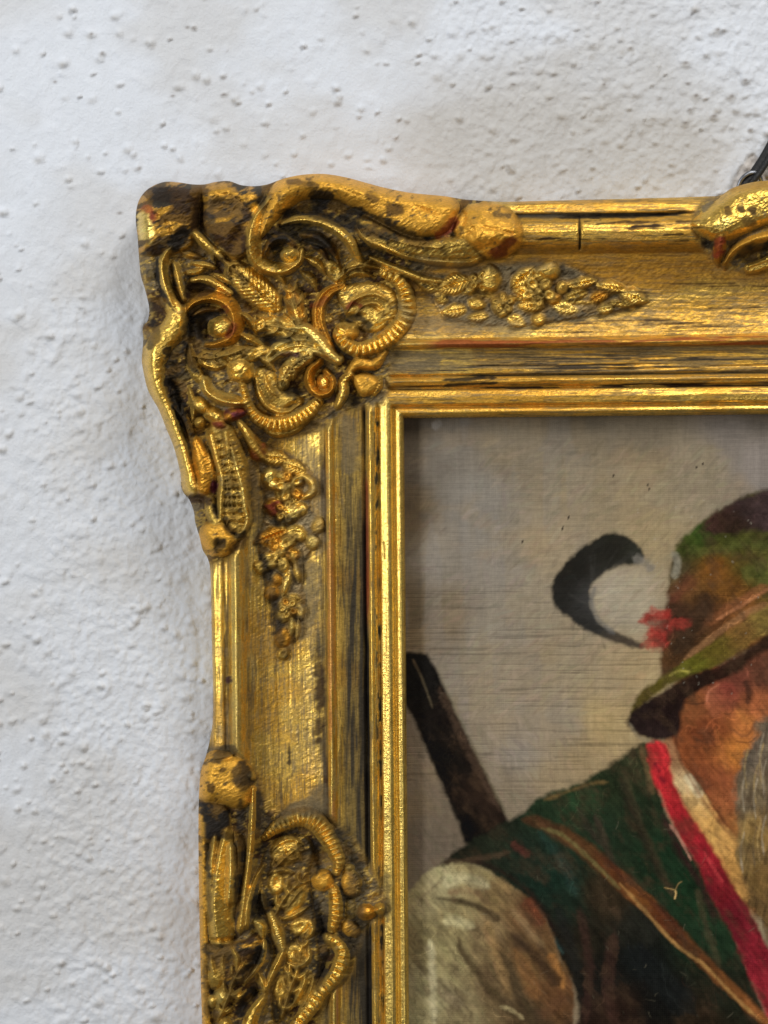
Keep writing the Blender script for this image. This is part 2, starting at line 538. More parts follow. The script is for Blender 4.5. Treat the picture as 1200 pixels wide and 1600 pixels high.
def dome(part, name, cx, cy, rx, ry, ang=0, e=14, kind='round', tone='gold', veins=None):
    grow = {FL: 1.28, FT: 1.24}.get(part, 1.06)
    rx *= grow; ry *= grow
    R = max(rx, ry) * 1.3 + 3
    sl = G.box(cx - R, cx + R, cy - R, cy + R)
    a = math.radians(ang); c, s = math.cos(a), math.sin(a)
    x = VX[sl] - cx; y = VY[sl] - cy
    wob = 1 + (0.30 if part in (FL, FT) else 0.10 if rx > 28 else 0.24) * (fbm(VX[sl], VY[sl], 9, 9, 133, 2) - .5)
    u = (x * c + y * s) / rx; v_ = (-x * s + y * c) / ry
    if min(rx, ry) * 1.55 < max(rx, ry) and part in (FL, FT):      # leaves run to a point
        if rx > ry:
            v_ = v_ / (0.30 + 0.70 * np.clip(1 - u * u, 0, 1))
        else:
            u = u / (0.30 + 0.70 * np.clip(1 - v_ * v_, 0, 1))
    q = np.sqrt(u * u + v_ * v_) * wob
    v = shape(q, kind)
    if veins:
        sp, dep = veins
        v = v * (1 - dep * (0.5 + 0.5 * np.cos(2 * np.pi * (u * rx + 0.9 * np.abs(v_ * ry)) / sp)))
        v = v * (1 - 0.3 * np.exp(-(v_ * ry / 1.8) ** 2))
    tilt = (0.75 + 0.35 * (fbm(VX[sl], VY[sl], 13, 13, 135, 2)))
    put(sl, q < 1, e * v * tilt - 2.5 * q ** 6, part, name, tone)


def pad(part, name, pts, e, r, tone='gold'):
    sl, f = G.poly(pts, 6)
    f = f + 2.0 * (fbm(VX[sl], VY[sl], 14, 14, 141, 2) - .5)
    k = 1 - np.clip(f / r, 0, 1)
    put(sl, f > 0, e * (1 - k ** 2) ** 0.55 - 2.5 * k ** 6, part, name, tone)


def dent(cx, cy, rx, ry, ang, depth):
    R = 2.2 * max(rx, ry)
    sl = G.box(cx - R, cx + R, cy - R, cy + R)
    a = math.radians(ang); c, s = math.cos(a), math.sin(a)
    x = VX[sl] - cx; y = VY[sl] - cy
    u = (x * c + y * s) / rx; v = (-x * s + y * c) / ry
    H[sl] -= depth * np.exp(-(u * u + v * v) ** 1.5)


def groove(pts, w, depth):
    sl, ds, t, s, d = G.path(pts, 3 * w)
    fade = np.clip(np.minimum(t, 1 - t) * 8, 0, 1)
    H[sl] -= depth * fade * np.exp(-(d / w) ** 2)


C, E, FL, FT, TC = 'corner', 'centre', 'spray_left', 'spray_top', 'top_centre'

# --- corner: outer scrolls and lobes
pad(C, 'shell_lobe', [(208, 345), (211, 318), (224, 294), (252, 279), (290, 283), (314, 287), (312, 320), (310, 350), (300, 385), (270, 398), (235, 400), (214, 395)], 30, 44, 'worn')
pad(C, 'shell_lobe', [(316, 286), (345, 279), (372, 285), (404, 288), (412, 305), (400, 335), (394, 368), (388, 398), (365, 408), (345, 390), (322, 365), (312, 330)], 26, 26, 'worn')
dent(352, 328, 24, 15, 20, 7); dent(372, 374, 13, 24, 20, 16); dent(312, 335, 7, 34, 8, 11); dent(285, 372, 22, 12, -20, 7)
pad(C, 'scroll', [(404, 372), (406, 332), (420, 300), (440, 277), (484, 266), (560, 278), (640, 296), (700, 303), (718, 322), (710, 347), (690, 366),
                  (660, 371), (630, 364), (600, 350), (560, 328), (520, 312), (478, 312), (452, 326), (432, 345), (416, 366)], 34, 34, 'ochre')
groove([(560, 288), (600, 318), (640, 326), (690, 330)], 5, 3); groove([(430, 300), (436, 330), (428, 352)], 4, 3)
pad(C, 'leaf', [(556, 350), (570, 338), (600, 352), (640, 370), (690, 372), (730, 366), (752, 380), (756, 404), (730, 411), (690, 411), (650, 407), (610, 396), (575, 384)], 19, 13, 'dull')
tube(C, 'stem', [(556, 354), (572, 374), (604, 388), (640, 402), (690, 409), (735, 409), (754, 400)], [4, 7, 7, 6, 8, 9, 5], [14, 23, 22, 20, 21, 22, 16], 'round', 'gold')
dome(C, 'bud', 764, 360, 52, 42, 14, 38, 'round', 'ochre')
groove([(718, 318), (726, 340), (716, 362), (700, 376)], 4, 6)
groove([(740, 392), (775, 384), (800, 388)], 5, 5)
tube(C, 'stem', [(440, 350), (470, 343), (500, 346), (526, 358), (545, 376), (556, 396), (567, 418)], [4, 9, 13, 14, 14, 12, 10], [14, 22, 25, 27, 27, 22, 15], 'round', 'gold')
tube(C, 'volute', [(424, 312), (404, 342), (396, 372), (399, 400), (416, 417), (442, 420), (464, 408), (470, 392)], [14, 24, 28, 27, 25, 22, 19, 11], [26, 28, 28, 27, 26, 24, 21, 14], 'asym', 'gold')
dome(C, 'ball', 453, 399, 15, 13, 20, 24, 'round', 'gold'); dent(430, 384, 12, 10, -30, 9); dent(478, 366, 26, 14, 20, 10)
tube(C, 'volute', [(412, 400), (424, 378), (444, 372), (460, 384)], [6, 8, 9, 7], [16, 18, 18, 16], 'round', 'worn')

# left ridge along the outer edge
tube(C, 'scroll', [(262, 470), (276, 488), (272, 512), (252, 536), (241, 560), (241, 588), (249, 618), (264, 652), (279, 690), (288, 726), (300, 762)],
     [22, 34, 40, 38, 34, 28, 24, 22, 22, 24, 26], [20, 26, 28, 28, 27, 24, 22, 21, 21, 22, 20], 'round', 'gold')
tube(C, 'scroll', [(268, 388), (258, 402), (255, 420), (260, 446), (272, 474)], [8, 13, 12, 14, 18], [22, 26, 26, 27, 28], 'asym', 'gold')
tube(C, 'rib', [(272, 412), (277, 430), (282, 450), (288, 468)], [6, 8, 8, 6], [20, 22, 22, 20], 'round', 'gold')
groove([(247, 398), (246, 425), (252, 452), (262, 478)], 3, 7); groove([(267, 410), (271, 432), (277, 456), (284, 474)], 2.6, 7)
dent(246, 478, 10, 15, -20, 6)
# gadroons that radiate out of the corner
tube(C, 'rib', [(304, 364), (322, 382), (338, 396), (346, 402)], [8, 12, 12, 8], [20, 22, 20, 17], 'round', 'gold')
dome(C, 'ball', 356, 413, 5, 5, 0, 17, 'round', 'gold')
tube(C, 'rib', [(300, 411), (316, 413), (335, 417)], [5, 8, 5], [17, 19, 17], 'round', 'gold')
tube(C, 'rib', [(294, 426), (308, 424), (318, 420)], [6, 9, 6], [15, 17, 15], 'round', 'dull')
tube(C, 'rib', [(300, 438), (318, 436), (338, 444), (360, 458)], [6, 10, 10, 7], [16, 19, 19, 15], 'round', 'gold')
groove([(320, 395), (345, 420), (365, 440)], 3, 4); groove([(290, 450), (320, 452), (345, 466)], 4, 5)
# left volute
tube(C, 'volute', [(290, 486), (300, 472), (322, 463), (346, 466), (364, 482), (371, 506), (364, 528), (342, 538), (322, 540)], [8, 16, 20, 22, 23, 22, 19, 14, 8], [16, 22, 25, 26, 26, 24, 21, 15, 8], 'asym', 'amber')
dome(C, 'ball', 346, 511, 21, 17, -18, 28, 'round', 'gold'); dent(319, 515, 10, 15, 0, 15)
tube(C, 'rib', [(300, 494), (320, 484), (342, 484)], [3, 6, 4], [12, 17, 14], 'round', 'worn')
# black channel beside the left ridge
groove([(293, 480), (293, 520), (297, 560), (309, 592)], 8, 8)
groove([(262, 590), (272, 622), (284, 652), (296, 690)], 9, 8)

# --- corner: leaves and inner scrolls
dome(C, 'leaf', 397, 449, 52, 23, 42, 23, 'round', 'gold', (8, .16))
tube(C, 'leaf', [(453, 447), (458, 468), (464, 488), (472, 508)], [7, 26, 25, 16], [16, 23, 22, 18], 'cup', 'amber')
tube(C, 'rib', [(455, 468), (461, 488), (468, 506)], [5, 9, 9], [22, 27, 27], 'round', 'gold')
tube(C, 'leaf', [(405, 507), (424, 508), (450, 514), (486, 524)], [16, 30, 28, 12], [17, 23, 24, 22], 'cup', 'gold')
tube(C, 'stem', [(452, 512), (476, 514), (496, 530), (512, 550), (528, 564)], [7, 18, 23, 22, 14], [26, 28, 30, 29, 24], 'round', 'bright')
tube(C, 'leaf', [(508, 548), (484, 540), (456, 540), (434, 548), (421, 560)], [20, 28, 30, 27, 16], [27, 28, 27, 25, 18], 'cup', 'bright')
tube(C, 'leaf', [(482, 556), (462, 568), (448, 584), (441, 603)], [22, 26, 24, 15], [26, 24, 23, 17], 'round', 'bright', None, (9, .2))
dent(449, 553, 11, 6, -25, 5); groove([(430, 566), (448, 566), (466, 560)], 2.5, 5)
dome(C, 'leaf', 522, 424, 22, 13, 55, 19, 'cup', 'dull')
pad(C, 'scroll', [(524, 452), (560, 442), (600, 444), (622, 462), (622, 492), (604, 512), (575, 520), (548, 504), (534, 480)], 15, 22, 'rumple')
tube(C, 'ribbed_scroll', [(596, 426), (622, 438), (635, 464), (634, 494), (616, 520), (592, 537), (564, 546), (543, 540), (531, 524), (538, 511), (553, 511)],
     [10, 20, 24, 25, 26, 26, 25, 23, 22, 20, 12], [12, 19, 23, 25, 26, 26, 26, 25, 26, 26, 20], 'flat', 'gold', (9.5, .34))
dent(546, 500, 22, 9, -12, 14); dent(566, 510, 14, 7, -20, 8)
tube(C, 'scroll', [(536, 446), (514, 456), (500, 476), (498, 502), (507, 528), (520, 550)], [8, 16, 17, 16, 15, 10], [18, 23, 24, 24, 23, 18], 'cup', 'amber')
groove([(556, 462), (590, 460), (606, 474)], 4, 3); groove([(546, 478), (575, 474), (596, 486)], 3.5, 3)
dome(C, 'ball', 548, 521, 13, 10, 0, 26, 'round', 'ochre')
dome(C, 'ball', 530, 561, 8, 8, 0, 18, 'round', 'bright')
# whorl
tube(C, 'scroll', [(500, 566), (486, 580), (485, 600), (498, 614), (514, 610), (518, 594), (509, 580)], [10, 14, 15, 14, 13, 12, 8], [21, 24, 25, 25, 25, 24, 18], 'asym', 'amber')
dome(C, 'ball', 505, 597, 9, 12, -20, 26, 'round', 'gold'); dent(470, 608, 14, 9, -30, 10)
# lower ribbed scroll
pad(C, 'scroll', [(396, 580), (412, 572), (430, 582), (440, 604), (462, 616), (476, 628), (450, 646), (424, 646), (405, 628), (396, 604)], 13, 20, 'dull')
dent(466, 632, 24, 9, -35, 10); dent(452, 608, 12, 12, 0, 6)
dome(C, 'bud', 376, 579, 22, 19, 20, 26, 'round', 'gold')
tube(C, 'ribbed_scroll', [(378, 598), (383, 616), (392, 640), (408, 656), (430, 663), (456, 658), (480, 644), (497, 628)],
     [11, 11, 15, 23, 26, 25, 24, 16], [20, 21, 23, 25, 26, 26, 24, 18], 'flat', 'gold', (8.5, .36))
groove([(350, 595), (378, 597), (398, 600)], 1.6, 7)
# clover by the sight corner
tube(C, 'petal', [(545, 582), (560, 568), (584, 569), (602, 550)], [12, 20, 18, 10], [18, 23, 22, 16], 'round', 'ochre')
pad(C, 'petal', [(550, 586), (572, 582), (594, 592), (592, 610), (566, 620), (554, 606)], 21, 13, 'ochre')
tube(C, 'petal', [(548, 584), (537, 596), (536, 614), (528, 634)], [10, 14, 15, 10], [20, 22, 22, 16], 'round', 'gold')
tube(C, 'rib', [(594, 590), (593, 603), (585, 616)], [6, 8, 5], [16, 20, 14], 'round', 'gold', (5, .4))
# rumpled ground pieces
dome(C, 'rocaille', 388, 553, 36, 13, -10, 13, 'flat', 'rumple'); dome(C, 'rocaille', 332, 564, 26, 13, 8, 13, 'flat', 'rumple')
dome(C, 'rocaille', 305, 580, 9, 20, -22, 12, 'flat', 'dull')
# lower left: worm, knobs, husk
tube(C, 'scroll', [(321, 594), (326, 609), (342, 620), (364, 626), (386, 628)], [14, 17, 18, 18, 10], [26, 29, 30, 30, 22], 'asym', 'bright')
dome(C, 'ball', 312, 633, 17, 11, 35, 25, 'round', 'gold'); dome(C, 'ball', 336, 650, 20, 12, 30, 27, 'round', 'gold')
dome(C, 'petal', 364, 648, 24, 10, -18, 25, 'round', 'red'); dome(C, 'ball', 344, 664, 15, 10, 25, 27, 'round', 'red')
dome(C, 'ball', 312, 660, 9, 9, 0, 22, 'round', 'dull')
tube(C, 'husk', [(344, 676), (356, 710), (364, 760), (365, 826)], [40, 52, 52, 40], [22, 24, 24, 18], 'flat', 'dull', (13, .12))
tube(C, 'rib', [(330, 680), (338, 714), (347, 750), (345, 780), (344, 812)], [12, 11, 10, 10, 8], [29, 30, 29, 29, 24], 'round', 'gold')
tube(C, 'rib', [(352, 676), (356, 704), (362, 728)], [14, 12, 6], [30, 29, 22], 'round', 'gold')
tube(C, 'rib', [(362, 700), (370, 730), (379, 762), (383, 790), (387, 812), (381, 830)], [8, 9, 10, 11, 11, 7], [28, 29, 30, 29, 27, 20], 'round', 'bright')
tube(C, 'bud', [(306, 690), (316, 716), (322, 740), (318, 764)], [16, 32, 36, 26], [22, 28, 29, 22], 'round', 'amber')
groove([(294, 779), (312, 778), (334, 786)], 5, 10)
tube(C, 'stem', [(328, 780), (330, 800), (338, 816)], [16, 18, 22], [20, 21, 24], 'round', 'dull')
dome(C, 'bud', 341, 840, 30, 29, 20, 32, 'round', 'ochre'); dent(343, 849, 9, 8, 0, 7)
dome(C, 'ball', 366, 824, 8, 7, 0, 22, 'round', 'bright'); groove([(354, 812), (358, 830), (372, 836)], 4, 8)

def acanthus(part, pts, w, e, n, tone, sides=(-1, 1)):
    """a lobed leaf: pointed lobes either side of a stem, each with its own crest"""
    c = catmull(pts, 2.0)
    tan = np.gradient(c, axis=0); tan /= np.hypot(tan[:, 0], tan[:, 1])[:, None]
    for k in range(n):
        t = (k + .6) / (n + .2); i = int(t * (len(c) - 1)); L_ = w * (1.0 - .55 * abs(t - .42) / .58)
        for sd in sides:
            nx, ny = -tan[i, 1] * sd, tan[i, 0] * sd
            p0 = c[i]; p1 = p0 + L_ * .55 * (np.array([nx, ny]) * .85 + tan[i] * .45); p2 = p0 + L_ * (np.array([nx, ny]) * .80 + tan[i] * .95)
            tube(part, 'lobe', [tuple(p0), tuple(p1), tuple(p2)], [L_ * .36, L_ * .46, L_ * .12], [e * .9, e, e * .55], 'ridge', tone)
    tube(part, 'leaf', pts, [w * .16, w * .26, w * .20, w * .06], [e, e * 1.15, e * 1.1, e * .7], 'ridge', tone)


acanthus(C, [(492, 530), (462, 518), (432, 510), (400, 505)], 25, 26, 4, 'bright')
acanthus(C, [(474, 514), (466, 490), (459, 466), (452, 442)], 20, 25, 3, 'gold')
acanthus(C, [(512, 552), (480, 541), (450, 543), (422, 560)], 22, 28, 3, 'bright', (1,))
acanthus(C, [(486, 556), (464, 566), (450, 584), (440, 606)], 18, 25, 3, 'gold')
acanthus(C, [(560, 350), (604, 372), (664, 386), (740, 388)], 24, 21, 6, 'dull', (1,))
acanthus(C, [(346, 676), (356, 716), (362, 766), (364, 828)], 24, 27, 5, 'gold')
acanthus(C, [(322, 380), (346, 404), (372, 428), (420, 474)], 20, 20, 4, 'dull')
acanthus(C, [(300, 556), (326, 560), (352, 556), (392, 546)], 16, 20, 4, 'gold')
acanthus(C, [(524, 440), (552, 420), (590, 418), (622, 434)], 14, 20, 3, 'gold', (-1,))
acanthus(C, [(300, 700), (290, 660), (268, 630), (258, 600)], 15, 19, 3, 'worn', (1,))
# finer strands that knit the corner's scrolls together
for pts, w, e, tn in [
        ([(540, 488), (554, 466), (584, 457), (607, 470), (611, 492)], 9, 27, 'gold'), ([(556, 492), (568, 477), (588, 474), (598, 486), (592, 500)], 8, 25, 'gold'),
        ([(400, 590), (407, 614), (423, 636), (448, 642), (470, 630)], 9, 25, 'gold'), ([(414, 582), (422, 604), (440, 624)], 10, 23, 'gold'),
        ([(373, 488), (389, 499), (401, 522)], 8, 17, 'dull'), ([(376, 522), (394, 530), (412, 540)], 9, 17, 'gold'),
        ([(318, 548), (346, 553), (372, 546), (398, 540)], 9, 18, 'gold'), ([(310, 566), (336, 574), (354, 570)], 8, 17, 'gold'),
        ([(296, 540), (303, 566), (318, 588)], 9, 17, 'dull'), ([(420, 424), (437, 432), (447, 446)], 8, 17, 'gold'),
        ([(470, 424), (487, 436), (495, 454)], 9, 18, 'dull'), ([(478, 402), (498, 412), (511, 430)], 9, 19, 'gold'),
        ([(538, 420), (560, 411), (590, 416)], 9, 19, 'gold'), ([(540, 434), (560, 426), (584, 432)], 8, 18, 'dull'), ([(470, 366), (496, 370), (520, 390), (530, 412)], 10, 19, 'worn'),
        ([(486, 384), (504, 392), (514, 410)], 7, 17, 'worn'), ([(296, 606), (303, 636), (300, 664)], 8, 18, 'dull'),
        ([(404, 664), (428, 678), (458, 674), (490, 652)], 7, 15, 'dull'), ([(480, 528), (470, 544), (474, 566)], 9, 22, 'gold'), ([(402, 556), (418, 566), (430, 580)], 8, 17, 'gold'),
        ([(640, 382), (676, 386), (716, 384)], 6, 20, 'dull'), ([(622, 372), (660, 378), (700, 378)], 5, 18, 'worn'), ([(620, 424), (640, 450), (646, 480)], 6, 14, 'dull'),
        ([(284, 394), (300, 400), (318, 404)], 7, 18, 'worn'), ([(336, 428), (352, 436), (366, 446)], 7, 17, 'gold'), ([(340, 376), (356, 388), (368, 402)], 8, 17, 'worn'),
        ([(322, 690), (330, 730), (334, 780)], 6, 26, 'dull'), ([(352, 730), (356, 776), (358, 818)], 5, 26, 'gold'), ([(366, 742), (370, 780), (372, 816)], 5, 26, 'gold'),
        ([(392, 676), (404, 694), (414, 704)], 8, 18, 'amber'), ([(284, 640), (296, 668), (304, 690)], 7, 19, 'worn')]:
    tube(C, 'rib', pts, [w * .4, w * 1.25, w * 1.1, w * .3], [e * .6, e * 1.04, e, e * .5], 'asym' if w > 8 else 'ridge', tn)
for pts in [[(388, 430), (408, 448), (424, 470)], [(360, 424), (384, 440)], [(414, 350), (420, 380), (436, 402)], [(640, 318), (690, 336)], [(470, 288), (520, 290), (570, 308)],
            [(760, 330), (800, 346)], [(748, 352), (806, 366)], [(236, 330), (262, 350), (270, 376)], [(334, 300), (368, 308), (392, 330)], [(420, 558), (440, 548), (470, 548)]]:
    groove(pts, 2.4, 3.5)

# --- flower spray on the top rail
pad(FT, 'foliage', [(640, 424), (690, 428), (750, 418), (800, 412), (870, 410), (930, 432), (1000, 454), (1010, 468), (990, 482), (930, 494), (860, 506), (800, 512), (740, 506), (700, 498), (676, 470)], 5, 18, 'mat')
tube(FT, 'stem', [(578, 402), (608, 415), (638, 428), (664, 437), (694, 440)], [5, 9, 10, 10, 6], [12, 18, 18, 16, 10], 'round', 'gold')
tube(FT, 'stem', [(690, 452), (760, 462), (860, 470), (1000, 476)], [6, 8, 7, 3], [6, 8, 7, 4], 'round', 'dull')
for (cx, cy, rx, ry, an, e, kd, tn) in [
        (672, 446, 22, 10, 20, 13, 'round', 'dull'), (710, 445, 26, 15, -16, 17, 'cup', 'gold'), (766, 437, 15, 19, 8, 20, 'round', 'gold'),
        (712, 485, 18, 11, -8, 14, 'round', 'gold'), (745, 475, 13, 9, 10, 15, 'round', 'gold'), (784, 478, 14, 15, 0, 18, 'cup', 'gold'),
        (748, 495, 17, 8, -6, 12, 'round', 'gold'), (806, 501, 15, 9, 25, 13, 'cup', 'gold'), (841, 499, 9, 9, 0, 14, 'round', 'gold'),
        (690, 466, 14, 8, 30, 10, 'round', 'dull'),
        (817, 434, 22, 12, -42, 20, 'cup', 'gold'), (855, 426, 19, 13, -12, 21, 'round', 'gold'), (878, 450, 9, 10, 30, 17, 'round', 'gold'),
        (852, 448, 8, 6, 0, 23, 'round', 'gold'), (818, 456, 14, 8, 8, 20, 'cup', 'gold'), (842, 463, 14, 7, -6, 24, 'cup', 'bright'),
        (831, 478, 20, 10, 2, 17, 'round', 'gold'), (866, 466, 12, 9, -30, 15, 'round', 'amber'),
        (908, 443, 24, 9, -12, 17, 'round', 'gold'), (900, 461, 20, 10, -18, 14, 'round', 'dull'), (884, 482, 18, 9, 12, 14, 'cup', 'bright'),
        (955, 449, 24, 9, 10, 17, 'round', 'gold'), (938, 462, 20, 10, -28, 13, 'round', 'amber'), (988, 463, 22, 11, 18, 19, 'round', 'bright'),
        (946, 483, 13, 7, -8, 14, 'round', 'bright'), (972, 474, 26, 6, 2, 12, 'round', 'dull'), (735, 452, 10, 8, 0, 12, 'round', 'dull')]:
    nm = 'leaf' if max(rx, ry) > 1.6 * min(rx, ry) else ('petal' if kd == 'cup' or rx > 11 else 'berry')
    dome(FT, nm, cx, cy, rx, ry, an, e, kd, tn, (6, .16) if nm == 'leaf' and rx > 11 else None)
for (cx, cy, R, n, a0) in ((842, 456, 21, 5, 20), (786, 474, 14, 5, 50), (750, 440, 14, 5, 0)):
    for k in range(n):
        an = math.radians(a0 + 360 * k / n)
        dome(FT, 'petal', cx + R * .82 * math.cos(an), cy + R * .70 * math.sin(an), R * .52, R * .40, math.degrees(an), 21, 'cup', 'gold')
    dome(FT, 'berry', cx, cy, R * .30, R * .28, 0, 25, 'round', 'bright')
dent(754, 452, 6, 5, 0, 4); dent(767, 456, 8, 4, 0, 5); dent(790, 455, 4, 12, 8, 4)

# --- flower spray on the left rail
pad(FL, 'foliage', [(392, 690), (420, 696), (466, 716), (494, 750), (486, 790), (500, 820), (488, 860), (472, 890), (478, 940), (466, 985), (446, 1030), (432, 1000), (428, 950), (414, 910), (402, 850), (412, 800), (408, 750)], 5, 18, 'mat')
tube(FL, 'stem', [(374, 660), (386, 676), (398, 698), (412, 716)], [8, 13, 14, 10], [16, 22, 20, 16], 'round', 'gold')
tube(FL, 'stem', [(420, 720), (440, 800), (446, 900), (446, 1010)], [8, 10, 8, 5], [7, 8, 7, 4], 'round', 'dull')
for (cx, cy, rx, ry, an, e, kd, tn) in [
        (404, 706, 14, 12, 50, 16, 'round', 'red'), (430, 716, 22, 11, 8, 18, 'round', 'gold'), (458, 730, 19, 11, 22, 16, 'round', 'gold'),
        (421, 744, 10, 12, 20, 19, 'round', 'bright'), (427, 758, 10, 7, -10, 19, 'round', 'bright'), (450, 763, 12, 10, -20, 19, 'round', 'gold'),
        (440, 744, 10, 8, 0, 14, 'round', 'dull'), (432, 794, 17, 12, 32, 17, 'cup', 'red'), (456, 801, 14, 12, 0, 19, 'round', 'bright'),
        (471, 796, 8, 10, 0, 16, 'round', 'gold'), (452, 782, 14, 8, 10, 15, 'round', 'gold'),
        (424, 838, 23, 13, -20, 18, 'round', 'amber'), (463, 833, 15, 10, 18, 18, 'cup', 'gold'), (496, 821, 8, 11, 10, 12, 'round', 'gold'),
        (488, 846, 9, 10, 0, 13, 'round', 'bright'),
        (446, 852, 26, 9, -44, 21, 'cup', 'gold'), (420, 871, 12, 7, -28, 19, 'round', 'gold'), (425, 882, 11, 5, -5, 20, 'round', 'bright'),
        (441, 882, 7, 7, 0, 19, 'round', 'bright'), (457, 870, 6, 14, -30, 17, 'round', 'gold'), (410, 886, 12, 10, 0, 13, 'round', 'dull'),
        (464, 893, 5, 15, -15, 14, 'round', 'gold'), (434, 906, 8, 9, 0, 14, 'round', 'amber'), (447, 912, 6, 20, 14, 17, 'round', 'bright'),
        (426, 926, 10, 11, 0, 13, 'round', 'amber'), (447, 955, 14, 15, 0, 16, 'cup', 'gold'), (467, 953, 8, 13, -22, 16, 'cup', 'gold'),
        (460, 936, 14, 8, 20, 13, 'round', 'dull'), (456, 978, 5, 17, 4, 15, 'round', 'bright'), (443, 996, 11, 14, 10, 14, 'round', 'amber'),
        (465, 982, 4, 16, 4, 12, 'round', 'gold'), (443, 1022, 8, 8, 0, 10, 'cup', 'dull')]:
    nm = 'leaf' if max(rx, ry) > 1.6 * min(rx, ry) else ('petal' if kd == 'cup' or rx > 11 else 'berry')
    dome(FL, nm, cx, cy, rx, ry, an, e, kd, tn, (6, .16) if nm == 'leaf' and rx > 11 else None)
tube(FL, 'petal', [(470, 742), (486, 752), (488, 768), (474, 778)], [7, 11, 11, 7], [12, 17, 17, 12], 'round', 'gold')
for (cx, cy, R, n, a0) in ((440, 864, 22, 5, 10), (452, 760, 19, 5, 40), (447, 800, 14, 5, 0), (450, 950, 13, 5, 30)):
    for k in range(n):
        an = math.radians(a0 + 360 * k / n)
        dome(FL, 'petal', cx + R * .72 * math.cos(an), cy + R * .82 * math.sin(an), R * .52, R * .40, math.degrees(an), 21, 'cup', 'gold' if k % 3 else 'amber')
    dome(FL, 'berry', cx, cy, R * .30, R * .30, 0, 25, 'round', 'bright')
dent(470, 756, 8, 8, 0, 3); dent(452, 862, 5, 8, 45, 4)

# --- ornament at the middle of the left rail
pad(E, 'shell_lobe', [(306, 1245), (310, 1206), (322, 1178), (345, 1172), (378, 1184), (396, 1205), (396, 1240), (382, 1262), (345, 1258)], 26, 30, 'ochre')
dome(E, 'ball', 391, 1213, 8, 10, 0, 24, 'round', 'gold'); groove([(330, 1190), (355, 1186), (372, 1178)], 2.5, 5)
pad(E, 'scroll', [(304, 1262), (318, 1250), (352, 1256), (362, 1290), (352, 1312), (322, 1320), (304, 1320)], 18, 24, 'black')
tube(E, 'scroll', [(313, 1270), (311, 1380), (312, 1480), (316, 1620), (322, 1780)], [20, 24, 24, 24, 24], [20, 22, 22, 22, 22], 'round', 'ochre')
tube(E, 'husk', [(356, 1300), (349, 1350), (345, 1410), (347, 1464)], [18, 36, 46, 38], [18, 27, 31, 25], 'asym', 'gold')
tube(E, 'rib', [(360, 1322), (360, 1370), (357, 1410)], [8, 13, 8], [26, 32, 28], 'round', 'bright')
tube(E, 'rib', [(336, 1306), (330, 1360), (331, 1430)], [6, 9, 7], [18, 24, 22], 'round', 'gold')
tube(E, 'rib', [(396, 1232), (394, 1280), (391, 1330), (382, 1400), (375, 1452)], [7, 8, 8, 9, 9], [22, 24, 23, 22, 20], 'round', 'gold')
tube(E, 'rib', [(412, 1352), (398, 1376), (388, 1410), (384, 1448)], [5, 7, 9, 8], [15, 19, 21, 19], 'round', 'gold')
groove([(326, 1467), (346, 1470), (366, 1466), (390, 1446)], 2.6, 11)
groove([(374, 1300), (372, 1350), (368, 1420)], 5, 9)
pad(E, 'leaf', [(318, 1476), (350, 1474), (380, 1468), (404, 1456), (414, 1474), (410, 1500), (386, 1534), (356, 1542), (326, 1530)], 15, 18, 'worn')
tube(E, 'leaf', [(413, 1470), (410, 1494), (398, 1516), (383, 1534)], [5, 9, 9, 4], [20, 26, 26, 20], 'ridge', 'bright')
tube(E, 'leaf', [(349, 1492), (347, 1510), (352, 1530)], [5, 8, 5], [19, 23, 18], 'ridge', 'bright')
dent(394, 1506, 7, 24, 30, 12); dent(362, 1508, 9, 16, -15, 6)
dome(E, 'berry', 346, 1560, 12, 14, 0, 24, 'round', 'bright'); dome(E, 'berry', 332, 1564, 9, 10, 0, 20, 'round', 'gold')
dome(E, 'leaf', 338, 1524, 14, 22, 10, 20, 'round', 'dull'); dome(E, 'berry', 342, 1584, 11, 9, 0, 19, 'round', 'worn')
tube(E, 'scroll', [(412, 1560), (400, 1576), (390, 1602), (384, 1650), (390, 1720)], [12, 22, 24, 24, 18], [22, 29, 30, 28, 22], 'round', 'gold')
dent(388, 1560, 9, 26, 28, 13)
tube(E, 'scroll', [(352, 1600), (350, 1650), (352, 1740)], [20, 26, 24], [20, 22, 20], 'round', 'gold')
# ribbed rim of the shell
tube(E, 'ribbed_scroll', [(414, 1308), (432, 1293), (454, 1282), (477, 1279), (498, 1288), (512, 1308), (524, 1332), (530, 1346), (526, 1362)],
     [10, 18, 22, 25, 28, 28, 24, 20, 12], [16, 22, 25, 27, 28, 27, 25, 22, 14], 'flat', 'gold', (8, .36))
dome(E, 'bud', 504, 1376, 17, 16, 0, 24, 'round', 'ochre')
tube(E, 'ribbed_scroll', [(522, 1390), (525, 1410), (524, 1430), (519, 1450)], [16, 21, 21, 15], [19, 23, 23, 18], 'flat', 'gold', (9, .42))
tube(E, 'ribbed_scroll', [(510, 1464), (524, 1472), (534, 1488), (533, 1503), (526, 1522), (512, 1539), (498, 1553), (484, 1578), (466, 1600), (448, 1640), (446, 1700)],
     [12, 20, 23, 23, 22, 21, 21, 24, 25, 24, 18], [17, 23, 25, 25, 24, 24, 24, 26, 26, 25, 20], 'flat', 'gold', (11, .16))
dent(522, 1486, 7, 11, -10, 6)
